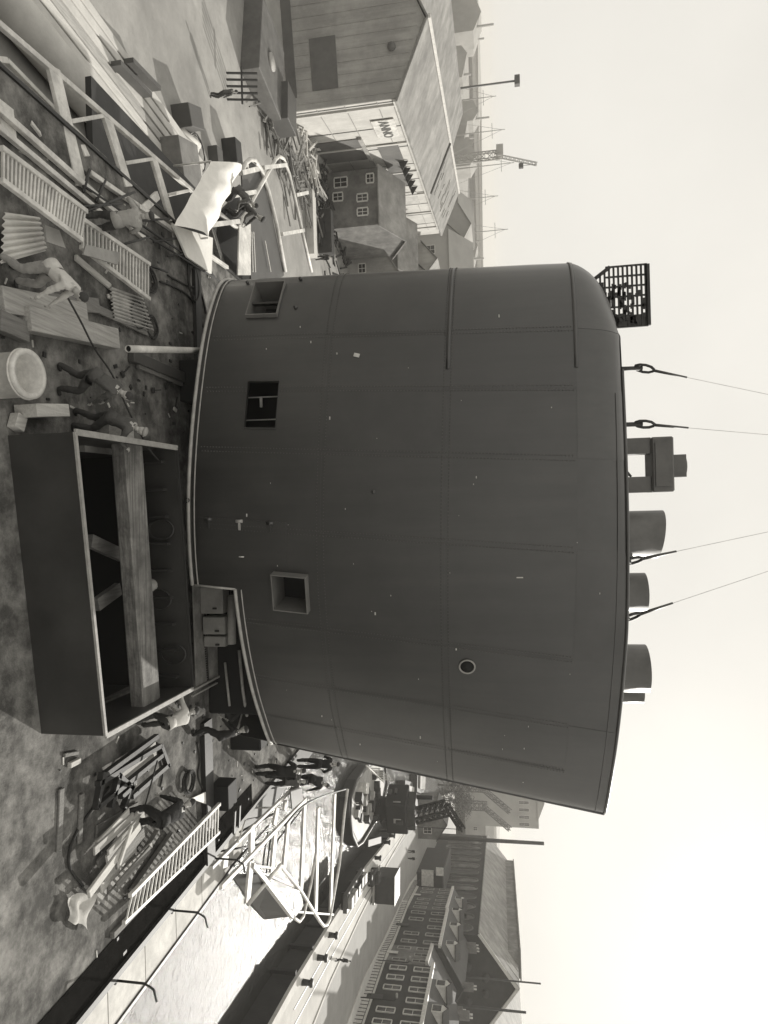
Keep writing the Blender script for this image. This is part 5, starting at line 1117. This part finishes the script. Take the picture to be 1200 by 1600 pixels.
for k in range(26):
    p = cen.lerp(outl[rr.randrange(len(outl))], rr.uniform(.1, .75)); s = rr.uniform(.5, 1.6); m2 = MB(); m2.box((p.x, p.y, WZ + 1.35 + s * .35), (s, s * rr.uniform(.6, 1.8), s * .7), rr.uniform(0, 3)); obj('deck_gear', m2, rr.choice((DARK, DARK, GREYL, PAINT)), bg_)
m2 = MB()
for k in range(7): p = P(572 + k * 3.5, 1200 + k * 3, WZ + 1.6); m2.bar(p, p + Vector((0, 0, 2.2)), .12)
m2.bar(P(572, 1196, WZ + 3.4), P(600, 1222, WZ + 3.4), .15); obj('barge_rail', m2, PAINT, bg_)
q = P(588, 1262, WZ + 1.4); m2 = MB(); m2.cyl((q.x, q.y, WZ + 1.3), (q.x, q.y, WZ + 3.2), 2.0, 16, 1.6); obj('crane_base', m2, BLACK, bg_)
m2 = MB(); m2.box((q.x, q.y, WZ + 5.0), (5.6, 5.0, 3.4), .3); cb = obj('crane_house', m2, BLACK, bg_, bev=.2); m2 = MB(); m2.box((q.x + .2, q.y, WZ + 7.3), (4.2, 4.0, 1.3), .3); obj('house_roof', m2, DARK, cb, bev=.1)
tp = atY(722, 1296, q.y - 6); m2 = MB(); a = Vector((q.x + 1.5, q.y, WZ + 6)); k1 = atY(700, 1262, q.y - 2); lattice(m2, a, k1, 1.7, 8, .28); lattice(m2, k1, tp, .7, 5, .2); obj('jib', m2, BLACK, bg_)
m2 = MB(); m2.bar(a + Vector((-2, 0, 1)), k1, .12); m2.bar(k1 + Vector((0, 0, -1)), tp, .1); m2.bar(tp, tp - Vector((0, 0, 9)), .07); obj('stay', m2, BLACK, bg_)
for k in range(16):
    w_ = rr.uniform(.4, 1.5); a_ = rr.uniform(0, 6.28); zz = WZ + rr.uniform(1.6, 7.5); m2 = MB(); m2.box((q.x + 2.7 * math.cos(a_), q.y + 2.4 * math.sin(a_), zz), (w_, w_ * rr.uniform(.4, 1.2), rr.uniform(.3, 1.6)), rr.uniform(0, 3)); obj('machinery', m2, rr.choice((BLACK, DARK, GREYP)), bg_)
m2 = MB(); m2.cyl((q.x - 1.6, q.y + 1, WZ + 6), (q.x - 1.6, q.y + 1, WZ + 10.5), .35, 10); obj('boiler_stack', m2, BLACK, bg_)
for k in range(3): m2 = MB(); m2.bar((q.x - 2 + k * 1.4, q.y - 2.53, WZ + 4.6), (q.x - 2 + k * 1.4, q.y - 2.53, WZ + 5.8), .7, .05); obj('cab_window', m2, GREYL, bg_)
# gangway from barge
m2 = MB(); m2.bar(P(595, 1312, GZ + .3), P(575, 1318, WZ + 1.8), .9, .15); obj('gangway', m2, GREYP, label='short gangway between the barge and the quay', cat='gangway')
# moored barges further up
for i, (x, y, L) in enumerate(((628, 1240, 14), (648, 1222, 16))):
    c = P(x, y, WZ); t = thing('moored_lighter', '%s dark lighter moored up the channel beyond the crane barge' % ('nearer', 'farther')[i], 'lighter', c, R(-25), None, True)
    m2 = MB(); m2.prism([(-2.4, -L / 2, 0), (2.4, -L / 2, 0), (2.6, L / 3, 0), (0, L / 2 + 2, 0), (-2.6, L / 3, 0)], (0, 0, 1.6)); obj('hull', m2, DARK, t); m2 = MB(); m2.box((0, 0, 1.85), (3.2, L * .7, .5)); obj('hatch', m2, GREYL, t, bev=.1)
# quay hut with gable by the crane
c = P(652, 1262, GZ); t = thing('gabled_hut', 'small gabled hut with a window on the quay behind the crane', 'hut', (c.x, c.y, GZ)); 
m2 = MB(); m2.prism([(c.x, c.y, GZ), (c.x + 7, c.y, GZ), (c.x + 7, c.y, GZ + 4.2), (c.x + 3.5, c.y, GZ + 6.5), (c.x, c.y, GZ + 4.2)], (0, 8, 0)); obj('wall', m2, BRICK2, t)
for s in (0, 1): m2 = MB(); m2.prism([(c.x - .3 + s * 7.6, c.y - .3, GZ + 4.1), (c.x - .3 + s * 7.6, c.y + 8, GZ + 4.1), (c.x + 3.5, c.y + 8, GZ + 6.6), (c.x + 3.5, c.y - .3, GZ + 6.6)], (0, 0, .15)); obj('roof', m2, ROOF, t)
window(t, (c.x + 2, c.y, GZ + 2.2), 1.4, 1.8, (0, -1, 0)); window(t, (c.x + 5, c.y, GZ + 2.2), 1.4, 1.8, (0, -1, 0))
# trees by the far quay
def tree(label, x, y, h, r, z=GZ, seed=1):
    c = P(x, y, z); rr = random.Random(seed); t = thing('tree', label, 'tree', c, 0, 'trees up the right quay', True)
    m2 = MB(); m2.tube([(0, 0, 0), (.1, 0, h * .4), (0, .1, h * .75)], .28, 7, .1)
    for k in range(4): a = k * 1.6; m2.tube([(0, 0, h * .4), (math.cos(a) * r * .5, math.sin(a) * r * .5, h * .7)], .12, 5, .04)
    obj('trunk', m2, BARK, t); m2 = MB(); cl = [(rr.gauss(0, r * .42), rr.gauss(0, r * .42), h * .7 + rr.gauss(0, h * .14), rr.uniform(.25, .5) * r) for _ in range(16)]
    for k in range(1300):
        q = rr.choice(cl); v = Vector((rr.gauss(0, 1), rr.gauss(0, 1), rr.gauss(0, 1))).normalized() * q[3] * rr.uniform(.6, 1.05); p = Vector(q[:3]) + v; s = rr.uniform(.12, .26); u1 = Vector((rr.gauss(0, 1), rr.gauss(0, 1), rr.gauss(0, 1))).normalized(); u2 = u1.orthogonal().normalized()
        m2.add([p - u1 * s, p + u2 * s * .6, p + u1 * s, p - u2 * s * .6], [(0, 1, 2, 3)])
    o = obj('crown', m2, TREE, t); return t
for i, (x, y, h, r) in enumerate(((672, 1246, 8, 4), (684, 1226, 9, 4.5), (692, 1250, 8, 4), (700, 1236, 9, 4.5), (706, 1262, 8, 4), (702, 1215, 9, 4))): tree('%s leafy tree of the clump beside the far quay road' % ('nearest', 'second nearest', 'third', 'fourth', 'right-hand', 'left-hand')[i], x, y, h, r, seed=i + 3)
# far works with pale gable and cranes
t = thing('power_station', 'hazy large pale building with stepped gable on the far shore', 'building', (150, 330, GZ)); q0 = atY(800, 1225, 330); q1 = atY(842, 1295, 330)
m2 = MB(); m2.box(((q0.x + q1.x) / 2, 340, (GZ + q1.z) / 2), (q1.x - q0.x, 20, q1.z - GZ)); obj('wall', m2, FAR, t); m2 = MB(); m2.prism([(q0.x, 329, q1.z - .5), ((q0.x * .6 + q1.x * .4), 329, q1.z + 3), (q1.x - 4, 329, q1.z - .5)], (0, 20, 0)); obj('roof', m2, FAR, t)
for k in range(6): window(t, (q0.x + (q1.x - q0.x) * (k + .5) / 6, 330, q1.z - 7), 1.6, 5, (0, -1, 0))
for i in range(8):
    x = 60 + i * 24; Y = 300 + (i * 53) % 90; t = house_front('hazy far shore building, %s counted from the funnel edge' % ('first', 'second', 'third', 'fourth', 'fifth', 'sixth', 'seventh', 'eighth')[i], x, x + 18, Y, 15, -3 + (i * 7) % 5, 2 + (i * 5) % 6, FAR, FAR, 'xy'[i % 2], ((x + 5, -5, 2, 2), (x + 12, -5, 2, 2)), 'hazy_far_building')
for i, (x, Y, lab) in enumerate(((118, 280, 'hazy lattice crane on the far shore nearest the funnel'), (135, 300, 'second hazy lattice crane on the far shore'))):
    t = thing('lattice_crane', lab, 'crane', (x, Y, GZ)); m2 = MB(); lattice(m2, (x, Y, GZ), (x, Y, 2), 3, 6, .4); obj('tower', m2, GREYP, t); m2 = MB(); lattice(m2, (x, Y, 0), (x + 10, Y, 12), 1.6, 8, .3); obj('jib', m2, GREYP, t)

# ================================================================== HAZE
hm = bpy.data.materials.new('haze_air'); hm.use_nodes = True; hn = hm.node_tree.nodes; hn.clear(); ho = hn.new('ShaderNodeOutputMaterial'); hv = hn.new('ShaderNodeVolumePrincipled')
hv.inputs['Color'].default_value = (1, .97, .91, 1); hv.inputs['Density'].default_value = .0004; hv.inputs['Anisotropy'].default_value = .2
hm.node_tree.links.new(hv.outputs[0], ho.inputs['Volume'])
m2 = MB(); m2.box((0, 1150, 6), (3100, 2920, 42)); hz_ = obj('haze', m2, hm, kind='stuff')
for o in bpy.data.objects:
    if '_w' in o: del o['_w']
